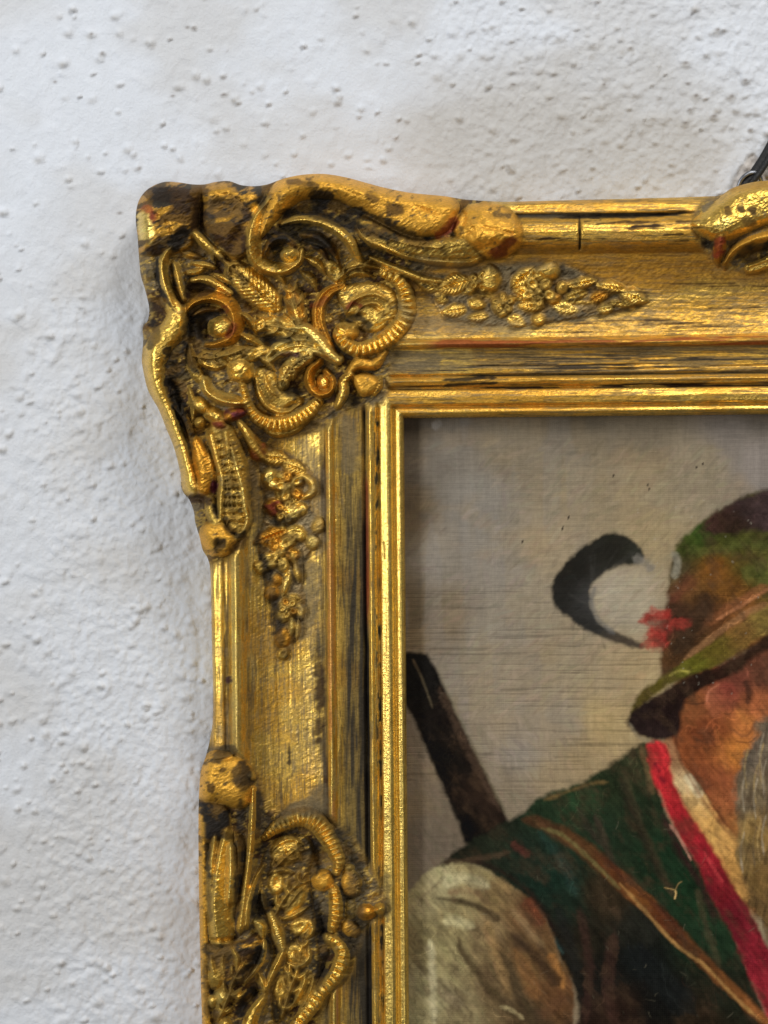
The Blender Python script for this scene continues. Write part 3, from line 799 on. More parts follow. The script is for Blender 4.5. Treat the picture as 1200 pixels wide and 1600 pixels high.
# pads of the shell
pad(E, 'shell_field', [(412, 1330), (440, 1306), (476, 1304), (492, 1330), (484, 1370), (492, 1420), (496, 1470), (500, 1520), (470, 1560), (430, 1600), (420, 1540), (426, 1480), (404, 1440), (404, 1380)], 9, 20, 'grey')
dome(E, 'leaf', 447, 1331, 28, 24, -20, 17, 'round', 'rumple'); dome(E, 'leaf', 432, 1379, 14, 21, 8, 20, 'cup', 'gold')
pad(E, 'leaf', [(442, 1412), (452, 1384), (474, 1374), (480, 1402), (466, 1424), (446, 1432)], 18, 13, 'gold')
dome(E, 'leaf', 470, 1449, 18, 15, -20, 19, 'cup', 'gold'); dome(E, 'leaf', 462, 1490, 20, 18, 20, 20, 'cup', 'gold')
dome(E, 'leaf', 440, 1543, 12, 26, 8, 18, 'cup', 'gold'); dome(E, 'leaf', 474, 1540, 14, 34, 24, 12, 'round', 'dull')
tube(E, 'scroll', [(423, 1428), (432, 1452), (442, 1482)], [11, 19, 12], [23, 29, 23], 'round', 'bright', (3.6, .12))
tube(E, 'leaf', [(400, 1440), (408, 1448), (411, 1462)], [11, 16, 8], [22, 25, 18], 'round', 'bright')
tube(E, 'stem', [(446, 1480), (434, 1504), (422, 1530), (414, 1552)], [6, 8, 8, 5], [20, 24, 22, 16], 'round', 'gold')
groove([(420, 1418), (444, 1402), (478, 1380)], 1.8, 6); groove([(486, 1442), (462, 1468), (440, 1480)], 1.8, 5)
dent(500, 1340, 9, 26, -14, 8); dent(504, 1440, 8, 26, 0, 8); dent(508, 1512, 8, 26, 22, 9)
acanthus(E, [(440, 1590), (452, 1550), (466, 1510), (474, 1462)], 22, 25, 5, 'gold')
acanthus(E, [(430, 1430), (444, 1404), (462, 1384), (478, 1366)], 20, 26, 3, 'gold')
acanthus(E, [(420, 1366), (436, 1350), (456, 1332), (476, 1318)], 18, 25, 3, 'dull')
acanthus(E, [(340, 1596), (356, 1560), (366, 1530), (392, 1490)], 20, 24, 4, 'dull')
for pts, w, e, tn in [([(424, 1330), (436, 1316), (456, 1310), (474, 1318)], 8, 24, 'gold'), ([(430, 1346), (444, 1340), (462, 1342)], 6, 25, 'gold'), ([(446, 1322), (462, 1328), (470, 1344)], 6, 25, 'gold'),
                      ([(420, 1364), (440, 1358), (460, 1364)], 7, 24, 'gold'), ([(448, 1420), (462, 1400), (478, 1384)], 6, 28, 'gold'), ([(442, 1436), (460, 1428), (482, 1416)], 7, 26, 'gold'),
                      ([(486, 1440), (488, 1456), (476, 1468)], 6, 26, 'gold'), ([(482, 1480), (482, 1498), (466, 1510), (446, 1504)], 6, 27, 'bright'), ([(444, 1512), (452, 1530), (450, 1556)], 6, 26, 'gold'),
                      ([(480, 1516), (474, 1544), (456, 1574)], 7, 24, 'gold'), ([(492, 1524), (484, 1556), (462, 1590)], 7, 23, 'dull'), ([(408, 1390), (414, 1412), (418, 1430)], 7, 24, 'gold'),
                      ([(362, 1478), (372, 1496), (370, 1520)], 8, 24, 'gold'), ([(330, 1490), (334, 1510), (340, 1530)], 8, 24, 'gold'), ([(404, 1520), (414, 1540), (416, 1566)], 7, 22, 'gold'),
                      ([(360, 1546), (372, 1556), (384, 1548)], 7, 20, 'gold'), ([(326, 1330), (326, 1390), (328, 1450)], 6, 22, 'dull'), ([(366, 1300), (372, 1330), (370, 1390)], 6, 22, 'dull')]:
    tube(E, 'rib', pts, [w * .4, w * 1.35, w * 1.1, w * .3], [e * .7, e * 1.04, e, e * .6], 'asym' if w > 6 else 'ridge', tn)
# clover beside the shell
dome(E, 'petal', 548, 1380, 15, 22, -12, 17, 'round', 'ochre'); dome(E, 'berry', 546, 1356, 8, 7, 0, 14, 'round', 'gold')
tube(E, 'rib', [(552, 1362), (561, 1378), (558, 1398)], [5, 7, 5], [13, 18, 13], 'round', 'gold', (5, .4))
dome(E, 'berry', 572, 1425, 15, 13, 0, 25, 'round', 'amber'); dome(E, 'berry', 593, 1420, 9, 9, 0, 21, 'round', 'gold')
dome(E, 'petal', 548, 1451, 16, 12, 35, 13, 'round', 'ochre'); dome(E, 'petal', 548, 1420, 10, 18, 0, 7, 'round', 'dull')
groove([(534, 1404), (550, 1402), (562, 1398)], 1.6, 5)

# --- ornament at the middle of the top rail, cut by the photograph's edge
pad(TC, 'scroll', [(1080, 352), (1092, 334), (1120, 312), (1150, 288), (1180, 278), (1240, 274), (1330, 282), (1390, 300), (1380, 345), (1300, 350), (1210, 350), (1172, 362), (1140, 376), (1104, 374)], 34, 36, 'gold')
tube(TC, 'scroll', [(1132, 412), (1146, 392), (1172, 377), (1210, 368), (1280, 366), (1370, 372)], [8, 14, 17, 19, 20, 16], [18, 24, 26, 26, 26, 20], 'round', 'ochre')
tube(TC, 'bud', [(1127, 370), (1125, 388), (1122, 406)], [16, 20, 12], [26, 24, 16], 'round', 'red')
dent(1184, 398, 22, 10, -14, 10); groove([(1100, 330), (1110, 322), (1116, 312)], 2.5, 6)
tube(TC, 'leaf', [(1170, 420), (1230, 404), (1330, 402)], [14, 26, 18], [12, 18, 12], 'cup', 'gold')
# checks and cracks in the rails
groove([(905, 338), (906, 362), (906, 392)], 1.8, 6)
groove([(868, 340), (930, 338), (1000, 337), (1075, 331)], 2.2, 5)
for k in range(26):
    yy = rng.uniform(545, 604); xx = rng.uniform(690, 1200); ln = rng.uniform(40, 190)
    groove([(xx, yy), (xx + ln / 2, yy - .0055 * ln + rng.uniform(-1, 1)), (xx + ln, yy - .011 * ln)], 1.2, rng.uniform(1, 2.6))
for k in range(22):
    xx = rng.uniform(395, 600); yy = rng.uniform(700, 1300); ln = rng.uniform(30, 120)
    groove([(xx, yy), (xx + .004 * ln, yy + ln / 2), (xx + .0085 * ln, yy + ln)], 1.2, rng.uniform(.6, 1.8))

# --- cast plaster: gaps between pieces are shallow and filleted, edges worn soft
env = blur(H, 5)
om = np.clip(blur(ORN, 3) + .0, 0, 1)
H = H * (1 - om) + smax(H, env - 9, 4.0) * om
om2 = np.clip(blur(((OWN > 0) | (ORN > .5)).astype(float), 2), 0, 1)
sgy, sgx = np.gradient(H, STEP)
steep = sstep(1.6, 3.5, np.hypot(sgx, sgy))
steep = np.clip(blur(steep, 1) * 1.6, 0, 1)
H = H + (blur(H, 1) - H) * np.maximum(.18, .9 * steep) * om2

# --- rumpled, hand-finished surface
orn_any = (OWN > 0)
tones = np.array(['rail'] + [e[2] for e in ELEMENTS[1:]])[OWN]
rum = (tones == 'rumple') * 5.5 + (tones == 'mat') * 6 + (tones == 'dull') * 4.0 + (tones == 'worn') * 3.4 + np.isin(tones, ['gold', 'bright', 'amber', 'red']) * 1.0 + (tones == 'ochre') * .7 + (tones == 'grey') * 4.5 + (OWN == 0) * ORN * 5
H += blur(rum.astype(float), 2) * (fbm(VX, VY, 11, 4.5, 151, 3, -22) - .5)
rid = 1 - np.abs(2 * fbm(VX, VY, 13, 5, 157, 2, -24) - 1)
H += blur(((OWN > 0) | (ORN > .5)).astype(float), 2) * .9 * (sstep(.7, 1, rid) - .3)
H += 0.7 * (fbm(VX, VY, 4.5, 2.6, 155, 2, -22) - .5)

# moulded pieces have draft: no flank steeper than the mould would release
lim = np.clip(.75 * STEP * D / (np.hypot(VX - 600, VY - 800) + 1), 2.2, 5.0)
for _ in range(9):
    for ax in (0, 1):
        for sh in (1, -1):
            H = np.maximum(H, np.roll(H, sh, ax) - lim)
# rounded-off outline
R_EDGE = 5 + 15 * blur(ORN, 6)
k_edge = np.sqrt(np.clip(1 - (1 - np.clip(F_OUT / R_EDGE, 0, 1)) ** 2, 0, 1))
H = 50 + (H - 50) * (0.15 + 0.85 * k_edge)
k_s = np.sqrt(np.clip(1 - (1 - np.clip(F_HOLE / 3.0, 0, 1)) ** 2, 0, 1))
H = 56 + (H - 56) * (0.3 + 0.7 * k_s)

# ------------------------------------------------------------------ gilding colours (albedo, leaf coverage, some painted light and shade)
GOLD = np.array([0.90, 0.575, 0.115]); BRIGHT = np.array([0.95, 0.67, 0.17]); OCHRE = np.array([0.70, 0.36, 0.045])
AMBER = np.array([0.50, 0.23, 0.025]); BOLE = np.array([0.24, 0.05, 0.02]); DARK = np.array([0.016, 0.0125, 0.009])
DUST = np.array([0.22, 0.165, 0.085]); GREY = np.array([0.055, 0.043, 0.026]); BROWN = np.array([0.045, 0.022, 0.009])
PAINT = np.empty(VX.shape + (4,))
top_m = (ON_TOP & (U >= 0)).astype(float)


def lay(mask, color, metal):
    m = np.clip(mask, 0, 1)[..., None]
    PAINT[..., :3] += (color - PAINT[..., :3]) * m
    PAINT[..., 3:] += (metal - PAINT[..., 3:]) * m


PAINT[..., :3] = GOLD; PAINT[..., 3] = 0.92
big = fbm(VX, VY, 70, 70, 201, 3)
lay(0.7 * sstep(0.4, 0.65, big), OCHRE, 0.75)
lay(0.75 * top_m * sstep(0.3, 0.6, fbm(VX, VY, 160, 30, 204, 2)), OCHRE * 1.05, 0.55)  # weaker light on the top rail put into its colour as duller ochre
streak = fbm(along, across, 60, 3.2, 210, 3)
rail_m = (OWN == 0) * (1 - ORN)
lay(rail_m * 0.6 * sstep(0.60, 0.70, fbm(along, across, 44, 1.9, 210, 3)), GREY, 0.1)
lay(rail_m * 0.55 * sstep(0.60, 0.68, fbm(along, across, 26, 2.2, 214, 2)), DUST, 0.25)
# the cove keeps a dull brushed gold with fine crackle
lay(cove_m * rail_m * 0.38 * sstep(0.4, 0.62, fbm(VX, VY, 9, 3, 221, 3, -28)), DUST * 0.8, 0.35)
# toned bands on the profile, some with light and shade in the colour
band = lambda a, b, s: sstep(a - s, a + s, U) * sstep(b + s, b - s, U)
left_m = 1 - top_m
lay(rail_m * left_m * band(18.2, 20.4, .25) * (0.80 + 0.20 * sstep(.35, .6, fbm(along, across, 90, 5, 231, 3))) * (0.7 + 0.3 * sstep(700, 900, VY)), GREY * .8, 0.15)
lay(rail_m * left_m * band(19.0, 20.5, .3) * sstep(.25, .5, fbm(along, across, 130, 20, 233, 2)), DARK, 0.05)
lay(rail_m * left_m * band(13.2, 14.8, .3) * (0.5 + .5 * sstep(.4, .6, fbm(along, across, 130, 20, 235, 2))), BROWN * 1.4, 0.15)
lay(rail_m * left_m * band(12.5, 13.8, .4) * 0.7 * sstep(850, 1000, VY) * sstep(.35, .55, fbm(VX, VY, 26, 40, 237, 3)), GREY, 0.1)
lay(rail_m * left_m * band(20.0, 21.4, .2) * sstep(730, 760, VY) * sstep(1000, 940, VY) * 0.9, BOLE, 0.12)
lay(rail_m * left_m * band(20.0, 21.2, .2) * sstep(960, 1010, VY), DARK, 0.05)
lay(rail_m * left_m * band(22.6, 24.6, .5) * sstep(.56, .66, fbm(along, across, 22, 4, 239, 3)), GREY * .8, .1)
lay(rail_m * left_m * band(2.6, 4.2, .4) * 0.8 * sstep(.42, .6, fbm(along, across, 60, 6, 241, 3)), BROWN, .15)
lay(rail_m * left_m * band(7.8, 9.2, .4) * 0.7 * sstep(.42, .6, fbm(along, across, 60, 6, 243, 3)), GREY, .15)
lay(rail_m * top_m * band(14.4, 17.6, .3) * sstep(640, 690, VX) * sstep(.40, .56, fbm(along, across, 90, 5, 245, 3)), np.array([.36, .10, .025]), 0.3)
lay(rail_m * top_m * band(17.7, 19.6, .25) * 0.75 * sstep(.40, .56, fbm(along, across, 110, 5, 247, 3)), DUST * .75, 0.15)
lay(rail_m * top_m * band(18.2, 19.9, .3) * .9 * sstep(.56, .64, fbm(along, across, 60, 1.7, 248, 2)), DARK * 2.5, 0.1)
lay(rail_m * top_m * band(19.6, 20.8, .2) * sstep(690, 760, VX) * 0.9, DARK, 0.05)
lay(rail_m * top_m * band(22.9, 24.8, .3) * sstep(.45, .6, fbm(along, across, 60, 3, 249, 2)), BROWN, 0.1)
lay(rail_m * top_m * band(2.4, 4.2, .4) * sstep(.35, .55, fbm(along, across, 60, 6, 251, 2)), GREY, 0.1)
lay(rail_m * top_m * band(7.5, 9.0, .4) * 0.8, AMBER * .55, 0.4)  # shade under the torus and in the upper cove put into the colour
lay(rail_m * top_m * band(9.0, 11, .6) * 0.5, AMBER * .8, 0.45)
lay(rail_m * left_m * band(24.8, 33, .4) * 0.75, BRIGHT, 0.95)  # highlights of the left rail's lip, bead and torus put into the colour
lay(rail_m * left_m * band(15.0, 16.9, .3) * 0.6 * sstep(.35, .6, fbm(along, across, 130, 10, 253, 2)), BRIGHT, 0.95)
lay(rail_m * left_m * band(15.0, 17.5, .3) * 0.5 * sstep(.52, .62, fbm(along, across, 100, 6, 255, 2)), BOLE * 2, 0.4)
lay(rail_m * left_m * band(4.5, 7.5, .5) * 0.55, BRIGHT, 0.95)

lay(rail_m * .22 * (1 - .8 * sstep(13.5, 14.5, U)) * sstep(.50, .66, fbm(VX, VY, 60, 34, 257, 4)), DUST * 1.35, .5)
# ornament tones
fleck = .62 * fbm(VX, VY, 10, 4.5, 261, 4, -22) + .38 * fbm(VX, VY, 5, 4, 263, 2)
patch_n = fbm(VX, VY, 34, 24, 265, 3)
TONE = {'gold': (GOLD, .92, .12, DUST), 'bright': (BRIGHT, .95, .04, DUST), 'ochre': (OCHRE * 1.1, .55, .22, GREY), 'amber': (AMBER * 1.25, .8, .2, BROWN),
        'dull': (GOLD * .62, .75, .34, GREY), 'worn': (GREY, .15, .0, GREY), 'red': (AMBER, .8, .3, BOLE), 'rumple': (GOLD * .85, .85, .25, GREY),
        'grey': (DUST * .38, .3, .0, GREY), 'black': (DARK * 1.3, .05, 0, GREY), 'mat': (DUST * 1.15, .45, .30, GREY)}
for tn, (c0, m0, fr, c1) in TONE.items():
    m = blur((tones == tn).astype(float), 1)
    lay(m, c0, m0)
    if fr:
        lay(.85 * m * sstep(.66 - .4 * fr, .86 - .4 * fr, fleck + .3 * (patch_n - .5)), c1, .15)
wm = blur((tones == 'worn').astype(float), 1)
lay(wm * .9 * sstep(.48, .64, fbm(VX, VY, 26, 9, 271, 5, -20)), OCHRE * .85, .7)
lay(wm * 0.8 * sstep(.55, .62, fbm(VX, VY, 30, 20, 274, 2)), BROWN, .2)
lay(blur(((tones == 'red')).astype(float), 1) * sstep(.45, .58, fbm(VX, VY, 20, 12, 277, 2)), BOLE, .3)
gm = blur((tones == 'grey').astype(float), 1)
lay(gm * .8 * sstep(.58, .66, fleck), GOLD * .8, .8)
# toning wash round every applied piece, with painted shade to deepen the crevices
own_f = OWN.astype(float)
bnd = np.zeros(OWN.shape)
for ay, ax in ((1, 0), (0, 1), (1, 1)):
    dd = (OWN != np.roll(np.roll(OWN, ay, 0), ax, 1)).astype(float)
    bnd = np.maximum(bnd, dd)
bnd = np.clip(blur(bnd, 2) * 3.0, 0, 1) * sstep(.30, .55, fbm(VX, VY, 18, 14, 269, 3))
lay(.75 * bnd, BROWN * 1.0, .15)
# dusty ground under the ornaments
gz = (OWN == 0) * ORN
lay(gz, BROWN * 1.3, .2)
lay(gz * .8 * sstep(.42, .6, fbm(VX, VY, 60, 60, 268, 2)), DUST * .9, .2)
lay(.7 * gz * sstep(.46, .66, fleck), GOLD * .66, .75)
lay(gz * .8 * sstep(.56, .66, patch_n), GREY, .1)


def stain_and_shade(pts, color, metal, k=0.9, soft=4, ragged=12, path_w=None, seed=0):  # toning stains, plus some painted shade and a highlight
    if path_w:
        sl, ds, t, s, d = G.path(pts, path_w + ragged)
        f = path_w / 2 * np.clip(np.minimum(t, 1 - t) * 9 + .25, 0, 1) - d
    else:
        sl, f = G.poly(pts, ragged + soft)
    f = f + ragged * 2 * (fbm(VX[sl], VY[sl], 16, 7, 300 + seed, 3, -22) - .5)
    m = (k * sstep(-soft, soft, f))[..., None]
    P = PAINT[sl]
    P[..., :3] += (color - P[..., :3]) * m
    P[..., 3:] += (metal - P[..., 3:]) * m


BLK = DARK * 1.1  # black toning, also standing in for shade in the hollows
stain_and_shade([(486, 300), (512, 298), (545, 318), (600, 338), (645, 364), (676, 374), (630, 372), (590, 356), (555, 340), (510, 330), (488, 322)], BLK, .05, .95, 3, 9, None, 1)
stain_and_shade([(436, 334), (470, 330), (500, 336), (545, 350), (590, 362), (640, 374)], BLK, .05, .9, 3, 7, 16, 2)
stain_and_shade([(420, 372), (430, 352), (470, 350), (510, 364), (530, 384), (500, 394), (470, 380), (440, 368)], BLK, .05, .85, 4, 10, None, 3)
stain_and_shade([(425, 390), (432, 378), (450, 372)], BLK, .05, .9, 3, 5, 14, 4)
stain_and_shade([(560, 384), (580, 392), (606, 402)], BLK, .05, .85, 3, 4, 12, 5)
stain_and_shade([(240, 380), (262, 372), (290, 352), (296, 378), (276, 390), (250, 386)], BLK, .05, .9, 4, 9, None, 6)
stain_and_shade([(230, 300), (250, 290), (268, 300), (262, 316), (236, 318)], BLK, .08, .75, 4, 9, None, 7)
stain_and_shade([(246, 400), (246, 430), (254, 458), (272, 486)], BLK, .05, .95, 2, 3, 7, 8)
stain_and_shade([(268, 412), (272, 436), (278, 460), (288, 480)], BLK, .05, .95, 2, 3, 7, 9)
stain_and_shade([(240, 466), (256, 464), (260, 484), (246, 496), (238, 486)], BROWN, .15, .9, 3, 6, None, 10)
stain_and_shade([(236, 500), (244, 520), (232, 548)], BLK, .05, .85, 3, 5, 14, 11)
stain_and_shade([(296, 490), (292, 520), (294, 550), (306, 584)], BLK, .05, .9, 3, 6, 15, 12)
stain_and_shade([(258, 590), (272, 612), (280, 640), (292, 668), (300, 690)], BLK, .05, .97, 3, 7, 20, 13)
stain_and_shade([(254, 546), (266, 542), (270, 554), (258, 558)], BLK, .05, .95, 2, 6, None, 14)
stain_and_shade([(256, 570), (262, 576)], BLK, .05, .9, 2, 4, 9, 15)
stain_and_shade([(300, 496), (318, 486), (342, 486), (330, 496), (316, 510), (316, 534), (306, 520)], BLK, .05, .9, 3, 5, None, 16)
stain_and_shade([(290, 444), (320, 442), (338, 456), (318, 462), (292, 466)], BROWN * .9, .2, .9, 3, 6, None, 17)
stain_and_shade([(362, 500), (370, 510), (362, 528), (352, 526)], BOLE * 1.1, .4, .9, 3, 4, None, 18)
stain_and_shade([(346, 476), (360, 482), (354, 490)], BOLE, .4, .7, 3, 5, None, 19)
stain_and_shade([(225, 320), (238, 326), (246, 340), (236, 348), (226, 336)], BOLE * 1.3, .3, .8, 4, 9, None, 20)
stain_and_shade([(214, 336), (228, 336), (240, 352), (242, 370), (228, 378), (216, 372)], BRIGHT, .95, .95, 4, 9, None, 21)
stain_and_shade([(536, 498), (552, 490), (574, 496), (582, 512), (566, 520), (560, 504), (544, 506)], BLK, .05, .9, 3, 5, None, 22)
stain_and_shade([(484, 480), (500, 474), (512, 464)], BOLE, .3, .8, 3, 4, 9, 23)
stain_and_shade([(438, 556), (452, 548), (468, 552), (458, 560)], np.array([.09, .035, .05]), .5, .85, 3, 5, None, 24)
stain_and_shade([(540, 482), (552, 474), (566, 478)], BOLE, .35, .8, 3, 5, 8, 25)
stain_and_shade([(442, 610), (470, 606), (482, 616), (458, 622)], DARK * 1.6, .1, .85, 4, 6, None, 26)
stain_and_shade([(412, 528), (440, 530), (456, 534)], BLK, .05, .8, 3, 5, 12, 27)
stain_and_shade([(680, 372), (704, 356), (712, 340)], BOLE * 1.1, .3, .85, 4, 6, 16, 28)
stain_and_shade([(714, 350), (726, 358), (720, 364)], BLK, .1, .8, 3, 6, None, 29)
stain_and_shade([(764, 404), (790, 398), (806, 378), (800, 368), (784, 376), (768, 392)], BOLE * .8, .4, .9, 4, 7, None, 30)
stain_and_shade([(604, 322), (624, 320), (630, 332), (608, 336)], BROWN, .2, .85, 3, 5, None, 31)
stain_and_shade([(574, 302), (590, 308), (586, 318), (574, 310)], BROWN, .2, .8, 3, 6, None, 32)
stain_and_shade([(446, 282), (466, 284), (490, 290)], BROWN, .2, .75, 3, 7, 9, 33)
stain_and_shade([(480, 284), (498, 294)], BLK, .2, .8, 3, 6, 9, 34)
stain_and_shade([(770, 334), (790, 336), (798, 340)], GREY, .2, .8, 3, 4, 9, 35)
stain_and_shade([(318, 312), (350, 300), (384, 318), (392, 345), (360, 342), (330, 340)], np.array([.04, .028, .02]), .15, .7, 5, 12, None, 36)
stain_and_shade([(330, 350), (360, 352), (388, 366), (386, 392), (364, 400), (340, 380)], BROWN, .15, .9, 6, 10, None, 37)
stain_and_shade([(300, 300), (312, 330), (300, 360)], BROWN * .8, .15, .9, 6, 8, 22, 38)
stain_and_shade([(404, 286), (412, 310), (400, 330)], GREY, .2, .8, 4, 6, 16, 39)
stain_and_shade([(330, 292), (360, 288), (372, 300), (350, 306), (328, 304)], OCHRE, .7, .85, 4, 9, None, 40)
stain_and_shade([(398, 320), (404, 345), (396, 368)], GOLD, .9, .8, 4, 7, 14, 41)
# lower left of the corner
stain_and_shade([(334, 748), (340, 762), (334, 772), (326, 764)], np.array([.12, .02, .04]), .5, .9, 3, 4, None, 42)
stain_and_shade([(352, 806), (356, 826), (374, 836), (384, 830)], DARK * 1.3, .1, .9, 3, 4, 10, 43)
stain_and_shade([(332, 786), (338, 800), (340, 812)], DARK * 1.3, .1, .9, 3, 4, 9, 44)
stain_and_shade([(332, 846), (350, 842), (356, 854), (342, 862), (332, 856)], DARK * 1.2, .1, .9, 3, 6, None, 45)
stain_and_shade([(294, 780), (312, 780), (332, 784)], BROWN * 1.2, .15, .9, 3, 4, 14, 46)
stain_and_shade([(358, 862), (376, 850), (388, 838)], BROWN * 1.6, .3, .8, 5, 6, 14, 47)
stain_and_shade([(352, 640), (370, 646), (388, 640), (372, 652)], np.array([.10, .025, .04]), .5, .85, 3, 4, None, 48)
stain_and_shade([(388, 730), (398, 760), (404, 800), (400, 850)], GREY * 1.1, .1, .8, 6, 8, 20, 49)
# painted shadow left of the left spray, and dust right of it
stain_and_shade([(406, 850), (418, 900), (430, 960), (440, 1010)], DARK * 1.5, .1, .85, 5, 8, 16, 50)
stain_and_shade([(420, 812), (440, 818), (465, 812)], DARK * 1.4, .1, .8, 4, 6, 14, 51)
stain_and_shade([(470, 868), (486, 900), (480, 960), (470, 1000)], DUST * .8, .1, .75, 8, 12, 26, 52)
stain_and_shade([(470, 690), (494, 730), (500, 800), (498, 860)], DUST * .95, .15, .6, 8, 12, 24, 53)
stain_and_shade([(440, 1018), (450, 1026)], GREY * .6, .1, .8, 4, 5, 14, 54)
stain_and_shade([(352, 1062), (362, 1058), (366, 1066), (356, 1070)], np.array([.05, .02, .02]), .1, .95, 2, 4, None, 55)
stain_and_shade([(496, 1010), (500, 1060), (500, 1110), (496, 1160)], BROWN, .1, .85, 5, 9, 12, 56)
stain_and_shade([(452, 1160), (452, 1196)], DARK * 1.5, .1, .85, 2, 3, 5, 57)
# centre ornament
stain_and_shade([(336, 1170), (360, 1164), (372, 1176), (348, 1188), (332, 1190)], GREY * .7, .1, .85, 4, 8, None, 58)
stain_and_shade([(360, 1204), (376, 1190), (392, 1200), (396, 1226), (376, 1234), (362, 1222)], DARK * 1.6, .1, .92, 4, 7, None, 59)
stain_and_shade([(326, 1226), (336, 1228), (332, 1240), (326, 1236)], BROWN, .1, .95, 2, 5, None, 60)
stain_and_shade([(336, 1246), (340, 1250)], BROWN, .1, .9, 2, 4, 8, 61)
stain_and_shade([(346, 1200), (350, 1206)], BROWN, .1, .9, 2, 4, 8, 62)
stain_and_shade([(312, 1262), (352, 1256), (358, 1276), (350, 1292), (318, 1282)], BLK, .05, .96, 3, 6, None, 63)
stain_and_shade([(326, 1298), (364, 1300), (364, 1312), (330, 1310)], BLK, .05, .9, 3, 5, None, 64)
stain_and_shade([(324, 1318), (324, 1350), (330, 1376)], GREY * .7, .15, .9, 3, 5, 10, 65)
stain_and_shade([(376, 1250), (376, 1300), (372, 1370), (368, 1440)], DARK * 1.6, .1, .9, 4, 5, 14, 66)
stain_and_shade([(402, 1320), (420, 1316), (416, 1330), (404, 1334)], BLK, .1, .8, 3, 4, None, 67)
stain_and_shade([(396, 1398), (420, 1402), (424, 1420), (398, 1436), (390, 1416)], BLK, .1, .9, 4, 6, None, 68)
stain_and_shade([(320, 1474), (356, 1474), (350, 1492), (322, 1496)], GREY * .6, .1, .9, 4, 6, None, 69)
stain_and_shade([(408, 1478), (400, 1502), (380, 1528)], DARK * 1.2, .1, .95, 3, 4, 16, 70)
stain_and_shade([(326, 1540), (336, 1546), (334, 1556), (326, 1552)], BLK, .1, .9, 3, 4, None, 71)
stain_and_shade([(400, 1544), (384, 1562), (374, 1590)], DARK * 1.2, .1, .95, 3, 4, 18, 72)
stain_and_shade([(426, 1296), (452, 1268), (484, 1264), (512, 1282), (530, 1310)], GREY * .9, .1, .8, 6, 7, 18, 73)
stain_and_shade([(440, 1270), (480, 1240), (506, 1222), (508, 1270)], DUST * .7, .1, .85, 8, 10, None, 74)
stain_and_shade([(490, 1310), (496, 1340), (488, 1370)], DARK * 1.5, .1, .85, 4, 5, 16, 75)
stain_and_shade([(486, 1400), (500, 1440), (502, 1500), (496, 1550)], DARK * 1.7, .1, .85, 5, 6, 18, 76)
stain_and_shade([(530, 1290), (550, 1350), (556, 1420), (560, 1500)], GREY * 1.1, .15, .7, 8, 10, 30, 77)
stain_and_shade([(584, 1380), (596, 1392), (604, 1370), (606, 1440)], GREY * 1.2, .15, .7, 4, 6, 12, 78)
stain_and_shade([(320, 1500), (322, 1540), (324, 1590)], BLK, .1, .7, 3, 4, 8, 79)
# top centre ornament
for i, (a, b) in enumerate([(1136, 328), (1158, 328), (1176, 330)]):
    stain_and_shade([(a - 7, b - 4), (a + 5, b - 7), (a + 7, b + 5), (a - 3, b + 7)], BROWN, .15, .92, 2, 4, None, 80 + i)
stain_and_shade([(1160, 344), (1176, 340), (1182, 350), (1166, 354)], BROWN * 1.6, .3, .8, 3, 5, None, 84)
stain_and_shade([(1126, 344), (1140, 340), (1146, 350), (1126, 358), (1114, 356)], BRIGHT * 1.02, .97, .95, 3, 5, None, 85)  # highlight on the scroll's left end painted into the colour
stain_and_shade([(1150, 404), (1172, 390), (1200, 384), (1230, 382)], BLK, .1, .9, 4, 5, 16, 86)
stain_and_shade([(1096, 376), (1110, 384), (1122, 378)], BLK, .1, .8, 3, 4, 10, 87)
stain_and_shade([(1125, 372), (1122, 390), (1120, 404)], BOLE * 1.5, .5, .8, 3, 3, 14, 88)
stain_and_shade([(1098, 332), (1106, 322), (1116, 312)], DUST * .8, .1, .9, 2, 2, 8, 89)
stain_and_shade([(1140, 296), (1170, 292), (1210, 288)], OCHRE * .6, .3, .75, 4, 6, 14, 90)
# stains on the rails
stain_and_shade([(905, 340), (906, 362), (906, 390)], BLK, .1, .95, 1.5, 1.5, 4, 91)
for i in range(16):
    xx = rng.uniform(828, 1080); yy = 344 + rng.uniform(0, 40)
    stain_and_shade([(xx, yy), (xx + rng.uniform(20, 60), yy - rng.uniform(0, 3))], BROWN * .9, .15, .85, 1.2, 2, 3, 92 + i)
for i in range(14):
    xx = rng.uniform(880, 1190); yy = rng.uniform(440, 520)
    stain_and_shade([(xx, yy), (xx + rng.uniform(30, 110), yy - rng.uniform(0, 3))], BROWN * 1.2, .2, .8, 1.2, 1.5, 2.2, 120 + i)
stain_and_shade([(870, 341), (930, 339), (1000, 338), (1078, 331)], BLK, .1, .9, 1.5, 2, 5, 140)
stain_and_shade([(690, 594), (730, 592), (776, 590)], BLK, .05, .95, 1.5, 2, 6, 141)
stain_and_shade([(694, 602), (740, 600), (778, 598)], BLK, .05, .95, 1.5, 2, 5, 142)
stain_and_shade([(620, 470), (645, 500), (700, 506), (770, 512), (830, 512)], DUST, .1, .7, 8, 9, 22, 143)
stain_and_shade([(610, 560), (640, 566), (690, 560)], DUST * .85, .1, .8, 8, 9, 30, 144)
stain_and_shade([(540, 650), (545, 690), (545, 740)], DUST * .7, .1, .75, 8, 9, 30, 145)
stain_and_shade([(640, 400), (700, 416), (780, 416), (880, 412)], DUST * .8, .1, .65, 6, 8, 14, 146)
stain_and_shade([(870, 425), (890, 428), (900, 446)], GREY, .1, .7, 5, 6, 14, 147)
stain_and_shade([(850, 484), (868, 496), (900, 496), (930, 478)], GREY * 1.1, .1, .7, 5, 6, 14, 148)

